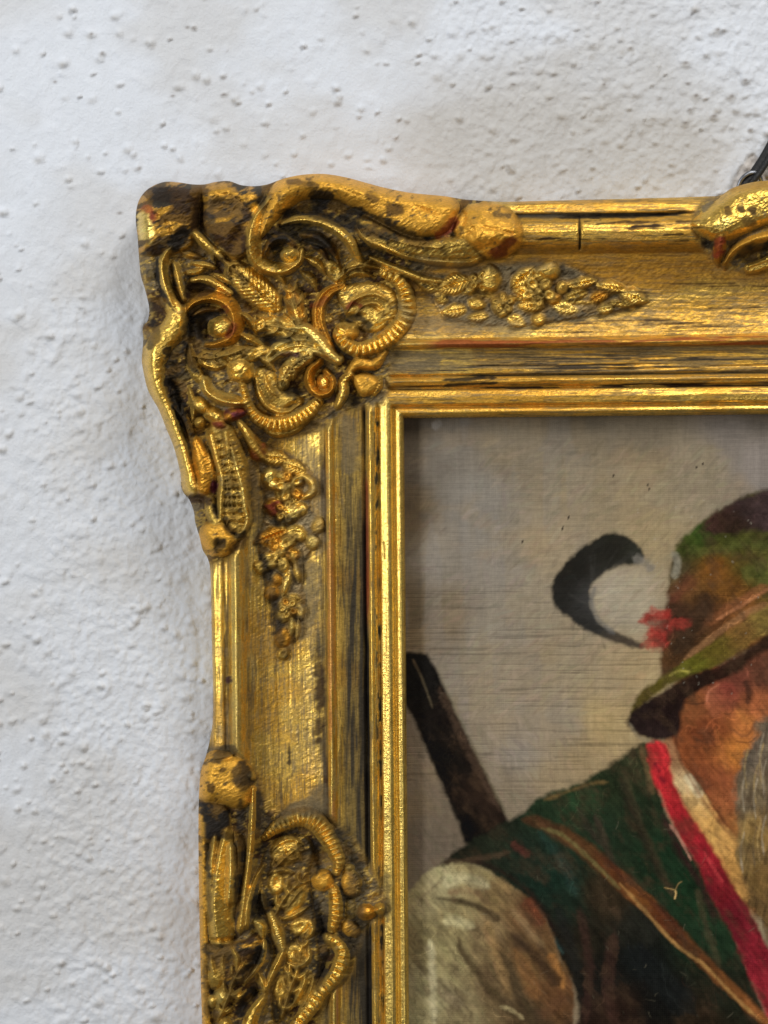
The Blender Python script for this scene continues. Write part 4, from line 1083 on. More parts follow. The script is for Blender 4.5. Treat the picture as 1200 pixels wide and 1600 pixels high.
lay((1 - rail_m) * .20 * sstep(.52, .64, fbm(VX, VY, 28, 20, 285, 4)), OCHRE * .62, .5)
PAINT[..., :3] = np.clip(PAINT[..., :3] * (0.88 + 0.28 * fbm(VX, VY, 12, 12, 281, 2))[..., None], 0, 0.98)
PAINT[..., 3] = np.clip(PAINT[..., 3], 0, 1)

# ------------------------------------------------------------------ cut the relief into its parts
inside_v = FRAME > 0
idx = np.arange(G.ny * G.nx).reshape(G.ny, G.nx)
cnt = (inside_v[1:, 1:].astype(int) + inside_v[:-1, 1:] + inside_v[1:, :-1] + inside_v[:-1, :-1])
face_on = cnt > 0
# pull the stray corners of border faces onto the outline
gy, gx = np.gradient(FRAME, STEP)
gl = np.hypot(gx, gy) + 1e-6
mv = np.where((FRAME < 0) & (FRAME > -2.2 * STEP), -FRAME, 0)
PX = VX + mv * gx / gl; PY = VY + mv * gy / gl
CO = to_world(PX, PY, H)
CO0 = to_world(PX, PY, np.minimum(H, H0) - 0.6)
du = np.gradient(CO, axis=1); dv = np.gradient(CO, axis=0)
NRM = np.cross(dv, du)
NRM /= np.linalg.norm(NRM, axis=-1, keepdims=True) + 1e-12
NRM = -NRM if NRM[..., 1].mean() > 0 else NRM
CO = CO.reshape(-1, 3); NRM = NRM.reshape(-1, 3); PF = PAINT.reshape(-1, 4)
quads = np.stack([idx[1:, :-1], idx[1:, 1:], idx[:-1, 1:], idx[:-1, :-1]], -1)
f_own = np.maximum(np.maximum(OWN[1:, 1:], OWN[:-1, :-1]), np.maximum(OWN[1:, :-1], OWN[:-1, 1:]))
f_u = 0.25 * (U[1:, 1:] + U[:-1, :-1] + U[1:, :-1] + U[:-1, 1:])
f_top = ON_TOP[1:, 1:]
f_orn = 0.25 * (ORN[1:, 1:] + ORN[:-1, :-1] + ORN[1:, :-1] + ORN[:-1, 1:])
f_x = VX[1:, 1:]; f_y = VY[1:, 1:]

frame = bpy.data.objects.new("picture_frame", None)
COL.objects.link(frame)
frame.location = to_world(np.array(634.0), np.array(652.0), np.array(0.0)).tolist()
frame["label"] = "ornate gilded picture frame with scrolled corner and floral sprays, gold worn to dark patches"
frame["category"] = "picture frame"
OFF = np.array(frame.location)
CO -= OFF
CO0 = CO0.reshape(-1, 3) - OFF


def with_skirt(name, mask_faces, co, nrm):
    """faces of one part, plus the side wall where the part meets the frame's outer or sight edge"""
    q = quads[mask_faces]
    iy, ix = np.nonzero(mask_faces)
    walls = []
    ny, nx = face_on.shape
    for (dy, dx, a, b) in ((-1, 0, 3, 2), (1, 0, 1, 0), (0, -1, 0, 3), (0, 1, 2, 1)):
        yy = iy + dy; xx = ix + dx
        okb = (yy >= 0) & (yy < ny) & (xx >= 0) & (xx < nx)
        edge = np.ones(len(iy), bool)
        edge[okb] = ~face_on[yy[okb], xx[okb]]
        edge &= okb
        walls.append(np.stack([q[edge][:, a], q[edge][:, b]], -1))
    w = np.vstack(walls)
    u, inv = np.unique(q.ravel(), return_inverse=True)
    qv = inv.reshape(-1, 4)
    c = co[u]; n = nrm[u]; p = PF[u]
    if len(w):
        top = np.searchsorted(u, w)
        hole = (F_HOLE.ravel()[w[:, 0]] < 6)
        low = co[w].copy()
        tgt = np.where(hole, 44.0, 8.0)[:, None]
        cur = -(low[..., 1] + OFF[1]) / S
        k = (D - tgt) / (D - cur)
        wx = low + OFF
        # straight back towards the wall
        wx[..., 1] = -tgt * S
        low = wx - OFF
        ntop = len(c); m = len(w)
        upper = co[w].reshape(-1, 3); lower = low.reshape(-1, 3)
        c = np.vstack([c, upper, lower])
        g2 = np.stack([gx.ravel()[w] / gl.ravel()[w], gy.ravel()[w] / gl.ravel()[w]], -1).reshape(-1, 2)
        wn = np.stack([-g2[:, 0], np.full(len(g2), -0.15), g2[:, 1]], -1); wn /= np.linalg.norm(wn, axis=1, keepdims=True)
        n = np.vstack([n, wn, wn])
        pw = PF[w].reshape(-1, 4)
        p = np.vstack([p, pw, pw])
        k0 = ntop + 2 * np.arange(m); k1 = ntop + 2 * m + 2 * np.arange(m)
        qv = np.vstack([qv, np.stack([k0, k0 + 1, k1 + 1, k1], -1)])
    return mesh_from(name, c, qv, p, n)


def part(name, mask_faces, parent, hidden=False):
    if mask_faces.sum() < 3:
        return None
    co = CO
    if hidden:
        vis = np.zeros(G.ny * G.nx, bool)
        vis[quads[face_on & (f_own == 0)].ravel()] = True
        co = np.where(vis[:, None], CO, CO0)
    o = link(name, with_skirt(name, mask_faces, co, NRM), GILT, parent)
    return o


# rails: the whole moulding runs on beneath the applied ornaments
core = face_on & (f_u >= -0.5)
in_orn_body = (f_orn > 0.5) & (f_own == 0)          # open ground inside the big ornaments belongs to them
rail_faces = core & ~in_orn_body
bands = [('outer_moulding', -1, 9.0), ('cove', 9.0, 14.3), ('bead', 14.3, 18.0), (None, 18.0, 20.3), ('inner_moulding', 20.3, 28.0), ('sight_edge', 28.0, 99)]
for is_top in (True, False):
    side = f_top == is_top
    rail = None
    for nm, a, b in [x for x in bands if x[0] is None] + [x for x in bands if x[0]]:
        m = rail_faces & side & (f_u >= a) & (f_u < b)
        if nm is None:
            rail = part('rail', m, frame, True)
        else:
            part(nm, m, rail, True)

ground_key = np.zeros(f_own.shape, np.int32)
gmask = face_on & (f_own == 0) & (in_orn_body | ~core)
for key, pname, sel in ((C, 'corner_ornament', (f_x < 820) & (f_y < 1000)), (E, 'centre_ornament', (f_y >= 1000)), (TC, 'centre_ornament', (f_x >= 820) & (f_y < 1000)),
                        (FT, 'flower_spray', None), (FL, 'flower_spray', None)):
    ids = [i for i in range(1, len(ELEMENTS)) if ELEMENTS[i][0] == key]
    small = []; whole = []
    for i in ids:
        m = face_on & (f_own == i)
        (whole if m.sum() >= 20 else small).append((i, m))
    if sel is not None:
        body = gmask & sel
    else:
        # the spray's own body is its long stem
        mats = [t for t in whole if ELEMENTS[t[0]][1] == 'foliage']
        body = mats[0][1]; whole.remove(mats[0])
    for i, m in small:
        body = body | m
    p = part(pname, body, frame)
    for i, m in whole:
        part(ELEMENTS[i][1], m, p)

# ------------------------------------------------------------------ the painting (flat oil paint on canvas, with slight relief)
def build_painting():
    g = Grid(606, 1372, 622, 1752, 1.6)
    x, y = g.VX, g.VY
    wx = x + 7 * (fbm(x, y, 26, 26, 401, 3) - .5); wy = y + 7 * (fbm(x, y, 26, 26, 405, 3) - .5)
    C = np.zeros(x.shape + (3,)); IMP = np.zeros(x.shape); FIG = np.zeros(x.shape)
    LIT = 0.70

    def idw(samples, sl=Ellipsis, p=2.0, s0=20.0):
        xx = wx[sl]; yy = wy[sl]
        num = 0; den = 0
        for (a, b, c) in samples:
            w = 1.0 / (((xx - a) ** 2 + (yy - b) ** 2) + s0 * s0) ** p
            num = num + w[..., None] * (srgb(*c) / LIT); den = den + w
        return num / den[..., None]

    def over(sl, m, c):
        C[sl] += (c - C[sl]) * np.clip(m, 0, 1)[..., None]

    def area(pts, samples, soft=3.0, rag=5.0, seed=0, k=1.0, p=2.0, bs=(16, 4, 30), bk=0.12, smooth=True):
        sl, f = g.poly(pts, 16, smooth)
        if seed >= 6:
            soft *= 1.45; rag *= 1.5
        f = f + rag * (fbm(x[sl], y[sl], 12, 12, 420 + seed, 3) - .5)
        c = idw(samples, sl, p) * (1 - bk + 2 * bk * fbm(x[sl], y[sl], bs[0], bs[1], 430 + seed, 3, bs[2]))[..., None]
        if seed >= 6:
            c = (.94 if seed != 65 else .86) * c ** (1.0 if seed in (10,) or seed >= 100 else 1.10 if seed == 60 else 1.2)
        m = k * sstep(-soft, soft, f)
        if seed >= 6:
            FIG[sl] = np.maximum(FIG[sl], m)
        over(sl, m, c)
        IMP[sl] += m * 1.2 * (fbm(x[sl], y[sl], bs[0], bs[1], 430 + seed, 3, bs[2]) - .5)

    def line(pts, w, col, soft=2.0, k=1.0, rag=3.0, seed=0, w2=None):
        ws = np.array([w, w] if w2 is None else [w, w2], float)
        sl, ds, t, s, d = g.path(pts, ws.max() / 2 + 3 * soft + rag)
        r = ws[0] + (ws[1] - ws[0]) * np.clip(t, 0, 1)
        fade = np.clip(np.minimum(t, 1 - t) * 10 + .3, 0, 1)
        f = r / 2 * fade - d + rag * (fbm(x[sl], y[sl], 10, 10, 460 + seed, 3) - .5)
        over(sl, k * sstep(-soft, soft, f), srgb(*col) / LIT * (0.8 + 0.4 * fbm(x[sl], y[sl], 9, 5, 470 + seed, 2, 40))[..., None])

    # background
    bgs = [(650, 670, (86, 79, 70)), (640, 800, (80, 72, 62)), (645, 960, (98, 86, 70)), (700, 690, (112, 107, 101)), (740, 780, (125, 121, 116)),
           (700, 860, (128, 122, 114)), (800, 700, (122, 113, 98)), (900, 690, (118, 108, 92)), (1000, 680, (116, 107, 93)), (1150, 680, (118, 112, 108)),
           (1190, 720, (128, 122, 120)), (1100, 740, (134, 124, 106)), (1000, 760, (142, 130, 108)), (900, 760, (136, 124, 103)), (860, 860, (146, 133, 112)),
           (790, 880, (135, 128, 118)), (820, 960, (140, 130, 114)), (760, 1000, (136, 127, 112)), (700, 970, (120, 108, 92)), (960, 1050, (158, 142, 114)),
           (1010, 920, (150, 138, 116)), (1000, 1060, (162, 144, 112)), (900, 1020, (146, 134, 114)), (800, 1080, (142, 130, 112)), (880, 1130, (140, 130, 116)),
           (820, 1180, (140, 132, 122)), (940, 1130, (166, 146, 106)), (920, 1190, (150, 132, 102)), (860, 1210, (148, 132, 106)), (800, 1230, (130, 118, 102)),
           (660, 1180, (112, 100, 86)), (700, 1260, (104, 93, 80)), (660, 1330, (98, 88, 77)), (650, 1380, (100, 92, 80)), (1020, 850, (150, 136, 108)),
           (1250, 700, (122, 116, 112)), (1340, 900, (132, 124, 110)), (640, 655, (78, 72, 66)), (900, 655, (98, 92, 82)), (1190, 655, (104, 98, 92))]
    C[:] = idw(bgs, p=2.2, s0=26)
    C *= (0.90 + 0.20 * fbm(x, y, 7, 120, 407, 3))[..., None]                    # vertical brushing
    C *= (0.96 + 0.08 * fbm(x, y, 30, 30, 408, 3))[..., None]
    cool = sstep(.52, .68, fbm(x, y, 26, 150, 409, 2)) * 0.18
    C += (srgb(126, 127, 132) / LIT - C) * (cool * sstep(1000, 860, x) * sstep(1250, 1100, y))[..., None]
    warm = sstep(.5, .7, fbm(x, y, 90, 60, 410, 3)) * 0.16
    C += (srgb(150, 126, 88) / LIT - C) * warm[..., None]
    # canvas threads showing as long dark hairlines
    thr = fbm(x, y, 90, 2.0, 411, 2)
    zone = 0.15 + 0.85 * sstep(840, 960, y) * sstep(1300, 1180, y)
    C *= (1 - 0.27 * zone * sstep(.60, .76, thr))[..., None]
    C *= (1 - 0.09 * sstep(.45, .7, fbm(x, y, 30, 1.7, 412, 2)) - .05 * sstep(.5, .7, fbm(x, y, 1.8, 22, 413, 2)))[..., None]
    C *= .90 * np.array([1.0, .975, .925])
    for i, (a, b, w) in enumerate([(888, 808, 5), (879, 825, 5), (958, 743, 3.5), (1012, 757, 3), (1014, 764, 3.5), (1098, 724, 3), (1088, 730, 3), (816, 846, 4)]):
        line([(a - 1, b), (a + 1.5, b + .8)], w * 1.5, (45, 38, 32), 1.4, .85, 1, i)
    line([(676, 668), (690, 660)], 12, (128, 124, 120), 4, .5, 5, 1)

    # curled dark feather with its pale inside
    area([(936, 900), (970, 884), (1010, 892), (1024, 920), (1020, 960), (1000, 988), (960, 984), (934, 960), (926, 930)],
         [(950, 920, (150, 143, 129)), (1000, 940, (156, 147, 129)), (960, 970, (140, 133, 120))], 24, 8, 2, .62)
    area([(1007, 866), (986, 842), (953, 833), (920, 848), (886, 877), (864, 908), (863, 932), (876, 956), (908, 979), (948, 998), (996, 1014), (1004, 1006),
          (966, 990), (940, 976), (928, 960), (922, 930), (933, 904), (966, 884), (1000, 880)],
         [(960, 850, (24, 24, 21)), (890, 890, (20, 20, 18)), (870, 930, (24, 24, 23)), (910, 970, (30, 30, 30)), (985, 1005, (60, 52, 44)), (930, 945, (50, 50, 50)), (1004, 866, (36, 38, 33))], 4.5, 7, 3, .98)
    r_ = np.random.RandomState(3)
    for i in range(26):                                                            # barbs that break its edge
        t = r_.rand(); an = math.radians(300 - 215 * t)
        cx, cy = 962 + 74 * math.cos(an), 930 + 74 * math.sin(an)
        line([(cx, cy), (cx + 16 * math.cos(an - .7), cy + 16 * math.sin(an - .7))] if i % 2 else [(cx, cy), (cx - 42 * math.cos(an + .5), cy - 42 * math.sin(an + .5))],
             2.5, (30, 30, 28) if i % 2 else (62, 61, 58), 3, .4 if i % 2 else .2, 4, 140 + i % 9)
    line([(990, 872), (1008, 878), (1020, 892)], 14, (108, 104, 98), 5, .7, 6, 4)
    line([(930, 916), (925, 940), (934, 966), (960, 990)], 7, (88, 88, 88), 4, .6, 4, 5)

    # gun barrel
    area([(620, 1020), (648, 1019), (668, 1022), (682, 1046), (712, 1112), (741, 1172), (784, 1258), (800, 1296), (760, 1330), (724, 1316), (717, 1288), (683, 1211), (648, 1128), (620, 1080)],
         [(650, 1030, (30, 28, 26)), (690, 1180, (24, 22, 20)), (720, 1160, (40, 33, 28)), (760, 1250, (52, 40, 32)), (730, 1290, (22, 20, 18))], 3, 3, 6, 1, 2, (5, 30, -28), .2, False)
    line([(686, 1075), (720, 1145), (752, 1210), (782, 1268)], 11, (72, 56, 44), 4, .55, 8, 7)
    line([(645, 1030), (660, 1062), (676, 1106)], 3.2, (92, 82, 62), 2.2, .5, 2, 8)
    line([(684, 1044), (716, 1116), (790, 1272)], 5, (108, 102, 78), 4, .35, 3, 9)

    # face and neck under the brim
    area([(1062, 1060), (1130, 1035), (1220, 1000), (1390, 1000), (1390, 1400), (1150, 1420), (1110, 1350), (1060, 1240), (1044, 1170), (1050, 1110)],
         [(1075, 1112, (112, 66, 34)), (1096, 1096, (124, 72, 38)), (1126, 1090, (134, 66, 48)), (1150, 1070, (104, 54, 42)), (1190, 1060, (84, 52, 38)), (1100, 1146, (104, 50, 26)), (1080, 1170, (124, 66, 32)), (1120, 1140, (118, 60, 30)),
          (1130, 1220, (138, 74, 42)), (1150, 1176, (188, 116, 44)), (1166, 1130, (180, 108, 50)), (1180, 1100, (150, 84, 48)), (1120, 1270, (150, 88, 46)), (1100, 1220, (122, 64, 36)), (1140, 1250, (150, 84, 48)), (1150, 1290, (150, 96, 48)), (1300, 1200, (170, 110, 66))],
         4, 6, 10, 1, 2, (30, 7, 70), .26)
    line([(1140, 1138), (1165, 1150), (1182, 1128)], 4, (92, 56, 36), 3, .6, 3, 11)
    line([(1092, 1150), (1082, 1190), (1096, 1232)], 9, (110, 60, 32), 5, .6, 6, 12)
    area([(1102, 1096), (1108, 1076), (1124, 1066), (1146, 1070), (1154, 1088), (1146, 1106), (1128, 1114), (1116, 1122), (1108, 1112)],
         [(1112, 1090, (146, 82, 58)), (1136, 1080, (118, 50, 42)), (1140, 1100, (138, 72, 48)), (1118, 1112, (150, 86, 50))], 3.5, 5, 110, .85, 2, (8, 5, 60), .3)
    line([(1104, 1098), (1108, 1080), (1124, 1069)], 3.2, (176, 108, 78), 2, .6, 2, 111)
    line([(1070, 1098), (1086, 1100), (1102, 1098)], 2.4, (62, 34, 20), 1.6, .7, 2, 112)
    line([(1164, 1062), (1170, 1080), (1168, 1100)], 10, (52, 34, 26), 4, .75, 5, 113)
    line([(1182, 1056), (1186, 1072)], 8, (66, 40, 30), 4, .6, 5, 114)
    line([(1118, 1142), (1128, 1170), (1132, 1196)], 8, (160, 92, 44), 6, .5, 5, 115)
    line([(1150, 1158), (1170, 1160), (1184, 1150)], 2.2, (70, 38, 18), 1.5, .7, 2, 116)
    line([(1060, 1130), (1056, 1160), (1066, 1196), (1090, 1222), (1112, 1256), (1144, 1300)], 4.5, (74, 36, 18), 3, .7, 3, 117)
    line([(1150, 1110), (1164, 1124), (1178, 1128)], 9, (200, 124, 56), 6, .5, 6, 118)
    # beard
    area([(1204, 1120), (1180, 1150), (1160, 1190), (1148, 1235), (1150, 1290), (1142, 1340), (1152, 1390), (1190, 1440), (1240, 1520), (1390, 1500), (1390, 1120)],
         [(1170, 1190, (110, 100, 88)), (1160, 1250, (116, 104, 86)), (1190, 1230, (128, 114, 90)), (1185, 1300, (146, 120, 72)), (1165, 1330, (132, 112, 74)), (1190, 1370, (124, 100, 60)), (1195, 1430, (104, 84, 54)), (1300, 1300, (140, 126, 100))],
         5, 9, 13, 1, 2, (5, 46, 12), .42)
    for i in range(16):
        a = 1152 + 48 * rng.rand(); b = 1170 + 190 * rng.rand()
        line([(a + 6, b - 30), (a, b), (a + 3, b + 34)], 2.6, [(150, 140, 122), (78, 68, 56), (164, 138, 88)][i % 3], 2, .55, 2, 14 + i)

    # shirt collar
    area([(1040, 1150), (1052, 1160), (1072, 1204), (1098, 1238), (1122, 1280), (1150, 1312), (1150, 1346), (1170, 1400), (1150, 1400), (1112, 1340), (1082, 1290), (1052, 1230), (1036, 1180)],
         [(1050, 1180, (158, 120, 88)), (1080, 1225, (196, 176, 138)), (1090, 1250, (200, 168, 112)), (1110, 1290, (208, 166, 98)), (1130, 1320, (204, 162, 96)), (1080, 1280, (190, 150, 92)), (1140, 1350, (178, 138, 78))], 3.5, 5, 30, 1, 2, (20, 5, 60), .16)
    line([(1072, 1210), (1086, 1232), (1096, 1246)], 13, (198, 186, 152), 4, .7, 4, 31)
    line([(1062, 1190), (1084, 1226), (1112, 1270), (1146, 1312)], 4, (122, 72, 40), 3, .6, 3, 32)

    # green waistcoat
    area([(684, 1358), (705, 1336), (731, 1317), (784, 1288), (818, 1269), (847, 1245), (910, 1221), (958, 1192), (1006, 1160), (1024, 1190), (1040, 1269), (1090, 1345), (1124, 1400), (1160, 1490), (1190, 1570), (1215, 1660), (1220, 1770),
          (870, 1770), (885, 1640), (905, 1590), (895, 1540), (866, 1480), (850, 1436), (815, 1400), (780, 1374), (736, 1352)],
         [(720, 1335, (36, 40, 30)), (780, 1310, (44, 50, 38)), (860, 1265, (44, 60, 42)), (900, 1250, (44, 66, 44)), (960, 1220, (46, 56, 38)), (940, 1300, (42, 58, 42)), (990, 1200, (62, 66, 46)), (1000, 1270, (42, 54, 38)),
          (1030, 1340, (36, 58, 40)), (1080, 1400, (36, 60, 40)), (1100, 1460, (40, 60, 42)), (820, 1330, (38, 50, 40)), (860, 1370, (34, 54, 44)), (880, 1420, (36, 50, 40)), (905, 1470, (46, 42, 32)), (950, 1400, (60, 50, 36)),
          (930, 1530, (36, 34, 30)), (1000, 1500, (24, 27, 26)), (1040, 1560, (28, 28, 26)), (960, 1580, (52, 38, 30)), (1000, 1450, (44, 44, 38)), (1130, 1560, (40, 44, 34)), (1100, 1590, (54, 44, 32)), (860, 1460, (40, 36, 30))],
         3.5, 5, 33, 1, 2.2, (10, 26, -25), .30)
    for i, (p, w, c, k) in enumerate([([(930, 1270), (950, 1330), (972, 1390)], 12, (58, 44, 36), .6), ([(975, 1200), (990, 1260), (1020, 1330), (1050, 1400)], 10, (60, 52, 36), .6),
                                      ([(905, 1420), (920, 1500), (915, 1600)], 14, (58, 36, 30), .5), ([(960, 1460), (950, 1540), (960, 1600)], 18, (62, 40, 32), .5),
                                      ([(690, 1350), (760, 1340), (800, 1330)], 8, (74, 58, 42), .6), ([(800, 1316), (812, 1326), (826, 1338)], 12, (88, 44, 36), .6),
                                      ([(1000, 1165), (1012, 1200), (1020, 1240)], 9, (104, 84, 54), .6), ([(850, 1250), (920, 1226), (950, 1222)], 4, (112, 88, 50), .7),
                                      ([(840, 1420), (860, 1460), (880, 1490)], 7, (40, 64, 62), .6), ([(1090, 1390), (1104, 1450), (1124, 1510)], 9, (70, 60, 42), .5)]):
        line(p, w, c, 4, k, 6, 40 + i)
    for i, (p, w, c, k) in enumerate([([(970, 1215), (984, 1262), (1010, 1322), (1034, 1376)], 13, (34, 28, 20), .7), ([(1036, 1276), (1062, 1330), (1094, 1380), (1118, 1440)], 10, (44, 18, 22), .75),
                                      ([(904, 1262), (918, 1290), (940, 1320)], 9, (48, 32, 28), .6), ([(870, 1420), (890, 1470), (900, 1520)], 18, (26, 26, 24), .7), ([(980, 1480), (1020, 1520), (1080, 1580)], 40, (22, 25, 25), .55),
                                      ([(690, 1356), (740, 1346), (790, 1366), (840, 1408), (868, 1460)], 6, (34, 20, 16), .7), ([(842, 1300), (880, 1350), (900, 1400)], 12, (34, 56, 50), .5), ([(1090, 1480), (1120, 1520), (1160, 1560)], 20, (40, 34, 24), .6)]):
        line(p, w, c, 6, k, 8, 120 + i)
    # leather strap over the shoulder
    area([(815, 1282), (836, 1274), (872, 1288), (914, 1312), (968, 1358), (1036, 1420), (1084, 1470), (1136, 1526), (1200, 1590), (1260, 1650), (1260, 1680), (1190, 1602), (1124, 1540), (1060, 1478), (1010, 1428), (958, 1384), (906, 1336), (860, 1304)],
         [(850, 1285, (84, 62, 42)), (910, 1320, (96, 68, 42)), (960, 1365, (100, 62, 34)), (1000, 1400, (128, 84, 42)), (1040, 1430, (96, 56, 32)), (1100, 1490, (100, 66, 38)), (1140, 1540, (124, 82, 44)), (1190, 1590, (140, 92, 50))], 3, 4, 55, 1, 2, (30, 5, 42), .3)
    line([(846, 1294), (880, 1306), (924, 1344), (968, 1388)], 6, (104, 96, 56), 3, .7, 4, 56)
    line([(968, 1380), (1010, 1426), (1056, 1476), (1100, 1508), (1150, 1560), (1190, 1596)], 5, (160, 120, 66), 2.5, .75, 3, 57)
    line([(930, 1330), (990, 1384), (1050, 1440), (1076, 1476)], 7, (66, 36, 24), 3, .6, 4, 58)
    # red edge of the waistcoat
    area([(1012, 1162), (1034, 1158), (1046, 1180), (1050, 1214), (1072, 1262), (1106, 1312), (1130, 1352), (1150, 1390), (1180, 1440), (1204, 1490), (1260, 1600), (1260, 1720), (1196, 1580), (1168, 1520), (1140, 1452), (1110, 1400), (1088, 1350), (1056, 1296), (1030, 1240), (1016, 1200)],
         [(1026, 1180, (186, 42, 48)), (1040, 1230, (178, 36, 44)), (1070, 1290, (168, 34, 44)), (1100, 1340, (146, 30, 42)), (1126, 1390, (124, 28, 38)), (1150, 1430, (110, 28, 40)), (1180, 1490, (132, 32, 46)), (1200, 1560, (148, 38, 50)), (1110, 1380, (104, 24, 32))], 3, 4, 60, 1, 2, (22, 8, 58), .42)
    line([(1046, 1288), (1062, 1310), (1080, 1344)], 4, (196, 140, 120), 2, .6, 4, 61)
    line([(1100, 1330), (1112, 1352), (1130, 1378)], 5, (196, 60, 64), 3, .5, 4, 62)

    # shirt sleeve
    area([(610, 1420), (640, 1394), (668, 1362), (694, 1351), (740, 1352), (786, 1374), (830, 1410), (856, 1444), (872, 1488), (890, 1522), (898, 1570), (890, 1650), (890, 1770), (610, 1770)],
         [(690, 1372, (164, 156, 122)), (730, 1365, (158, 146, 108)), (660, 1400, (150, 140, 108)), (780, 1400, (138, 118, 82)), (820, 1430, (112, 82, 54)), (720, 1440, (154, 142, 104)), (650, 1470, (134, 124, 92)), (690, 1490, (148, 138, 102)),
          (760, 1450, (140, 122, 90)), (670, 1560, (158, 150, 116)), (720, 1580, (144, 132, 100)), (800, 1480, (112, 92, 64)), (850, 1500, (118, 92, 60)), (870, 1560, (110, 80, 52)), (780, 1550, (120, 102, 74)), (830, 1590, (92, 76, 54)), (640, 1540, (146, 138, 110))],
         3, 5, 65, 1, 2.2, (34, 6, 52), .26)
    for i, (p, w, w2, c, sf, k) in enumerate([
            ([(672, 1470), (676, 1530), (678, 1600)], 12, 9, (176, 168, 134), 5, .6), ([(692, 1440), (712, 1440), (742, 1448)], 18, 12, (170, 162, 122), 6, .7), ([(690, 1378), (730, 1372), (764, 1386)], 18, 14, (178, 170, 132), 7, .6),
            ([(700, 1396), (726, 1390), (750, 1398)], 10, 8, (128, 100, 70), 5, .6), ([(640, 1424), (666, 1396), (690, 1376)], 5, 5, (112, 98, 72), 4, .6),
            ([(760, 1440), (772, 1480), (790, 1530), (796, 1556)], 16, 16, (142, 112, 70), 7, .6), ([(804, 1480), (822, 1520), (838, 1560)], 18, 22, (126, 86, 46), 8, .6),
            ([(820, 1406), (836, 1424), (846, 1446)], 18, 12, (98, 44, 26), 7, .7), ([(858, 1490), (872, 1520), (880, 1544)], 14, 10, (160, 108, 52), 5, .75), ([(800, 1420), (830, 1458), (850, 1480)], 14, 8, (140, 116, 82), 6, .5),
            ([(681, 1404), (723, 1409), (751, 1419), (781, 1439)], 6, 13, (54, 42, 27), 4.5, .85), ([(800, 1460), (826, 1484), (852, 1512), (874, 1540)], 9, 22, (50, 36, 24), 6, .85),
            ([(716, 1466), (722, 1488), (746, 1519), (766, 1548), (786, 1568), (804, 1590)], 9, 16, (66, 53, 34), 5, .85), ([(778, 1486), (796, 1512), (806, 1542), (820, 1570), (838, 1600)], 7, 26, (58, 47, 31), 6, .8),
            ([(780, 1572), (800, 1578), (818, 1592)], 5, 5, (150, 136, 98), 3, .7), ([(690, 1552), (706, 1560), (720, 1574)], 22, 16, (128, 114, 90), 9, .5), ([(846, 1590), (866, 1570), (886, 1560)], 16, 14, (92, 62, 40), 7, .5)]):
        line(p, w, c, sf, k, 5, 66 + i, w2)

    # hat: crown, patches, band, brim
    area([(1034, 1000), (1042, 940), (1050, 878), (1062, 846), (1100, 812), (1140, 790), (1172, 772), (1210, 766), (1300, 780), (1390, 860), (1390, 1010), (1220, 1000), (1110, 1045), (1040, 1062)],
         [(1056, 890, (84, 76, 56)), (1070, 850, (68, 78, 36)), (1096, 832, (60, 82, 36)), (1140, 846, (76, 80, 38)), (1190, 835, (78, 78, 42)), (1080, 920, (108, 78, 44)), (1118, 890, (128, 86, 34)), (1170, 892, (92, 84, 40)), (1150, 920, (116, 80, 36)),
          (1060, 960, (74, 54, 42)), (1110, 960, (96, 64, 40)), (1160, 960, (124, 84, 46)), (1195, 900, (96, 100, 54)), (1090, 1000, (92, 66, 40)), (1300, 900, (100, 96, 54))], 3.5, 5, 85, 1, 2.2, (26, 6, -40), .3)
    area([(1098, 830), (1108, 808), (1140, 788), (1172, 772), (1215, 766), (1215, 826), (1180, 828), (1140, 836)],
         [(1120, 815, (72, 50, 46)), (1170, 790, (66, 52, 54)), (1195, 800, (74, 60, 62)), (1150, 825, (54, 40, 34))], 4, 5, 86, .95, 2, (14, 6, -30), .25)
    line([(1050, 862), (1058, 880), (1054, 904)], 11, (126, 122, 108), 4, .75, 5, 87)
    line([(1074, 858), (1110, 862), (1150, 852), (1200, 852)], 14, (78, 84, 40), 8, .4, 8, 88)
    line([(1160, 900), (1178, 892), (1190, 880)], 26, (66, 78, 36), 10, .45, 8, 89)
    line([(1100, 975), (1140, 950), (1200, 915)], 16, (118, 72, 42), 4, .7, 5, 90)
    line([(1120, 968), (1160, 945), (1204, 918)], 5, (168, 110, 72), 2.5, .6, 3, 91)
    line([(1052, 1020), (1078, 990), (1098, 950), (1104, 925)], 34, (46, 34, 24), 12, .8, 10, 92)
    line([(1050, 940), (1062, 922), (1084, 906)], 22, (98, 52, 38), 10, .55, 8, 98)
    area([(988, 1112), (996, 1088), (1022, 1066), (1046, 1050), (1074, 1030), (1104, 1008), (1150, 978), (1212, 940), (1390, 900), (1390, 960), (1215, 986), (1150, 1024), (1110, 1046), (1072, 1058), (1030, 1080), (1000, 1108)],
         [(1000, 1095, (100, 90, 40)), (1040, 1065, (104, 95, 36)), (1080, 1040, (100, 97, 34)), (1120, 1010, (104, 92, 38)), (1160, 985, (130, 100, 54)), (1190, 970, (136, 118, 64)), (1060, 1055, (104, 104, 40)), (1300, 940, (130, 116, 60))], 3, 4, 93, 1, 2, (30, 5, -32), .28)
    line([(1070, 1030), (1110, 998), (1160, 962), (1200, 942)], 10, (150, 108, 70), 3, .55, 5, 94)
    line([(1046, 1056), (1062, 1048), (1078, 1050)], 4, (158, 148, 66), 2, .6, 3, 95)
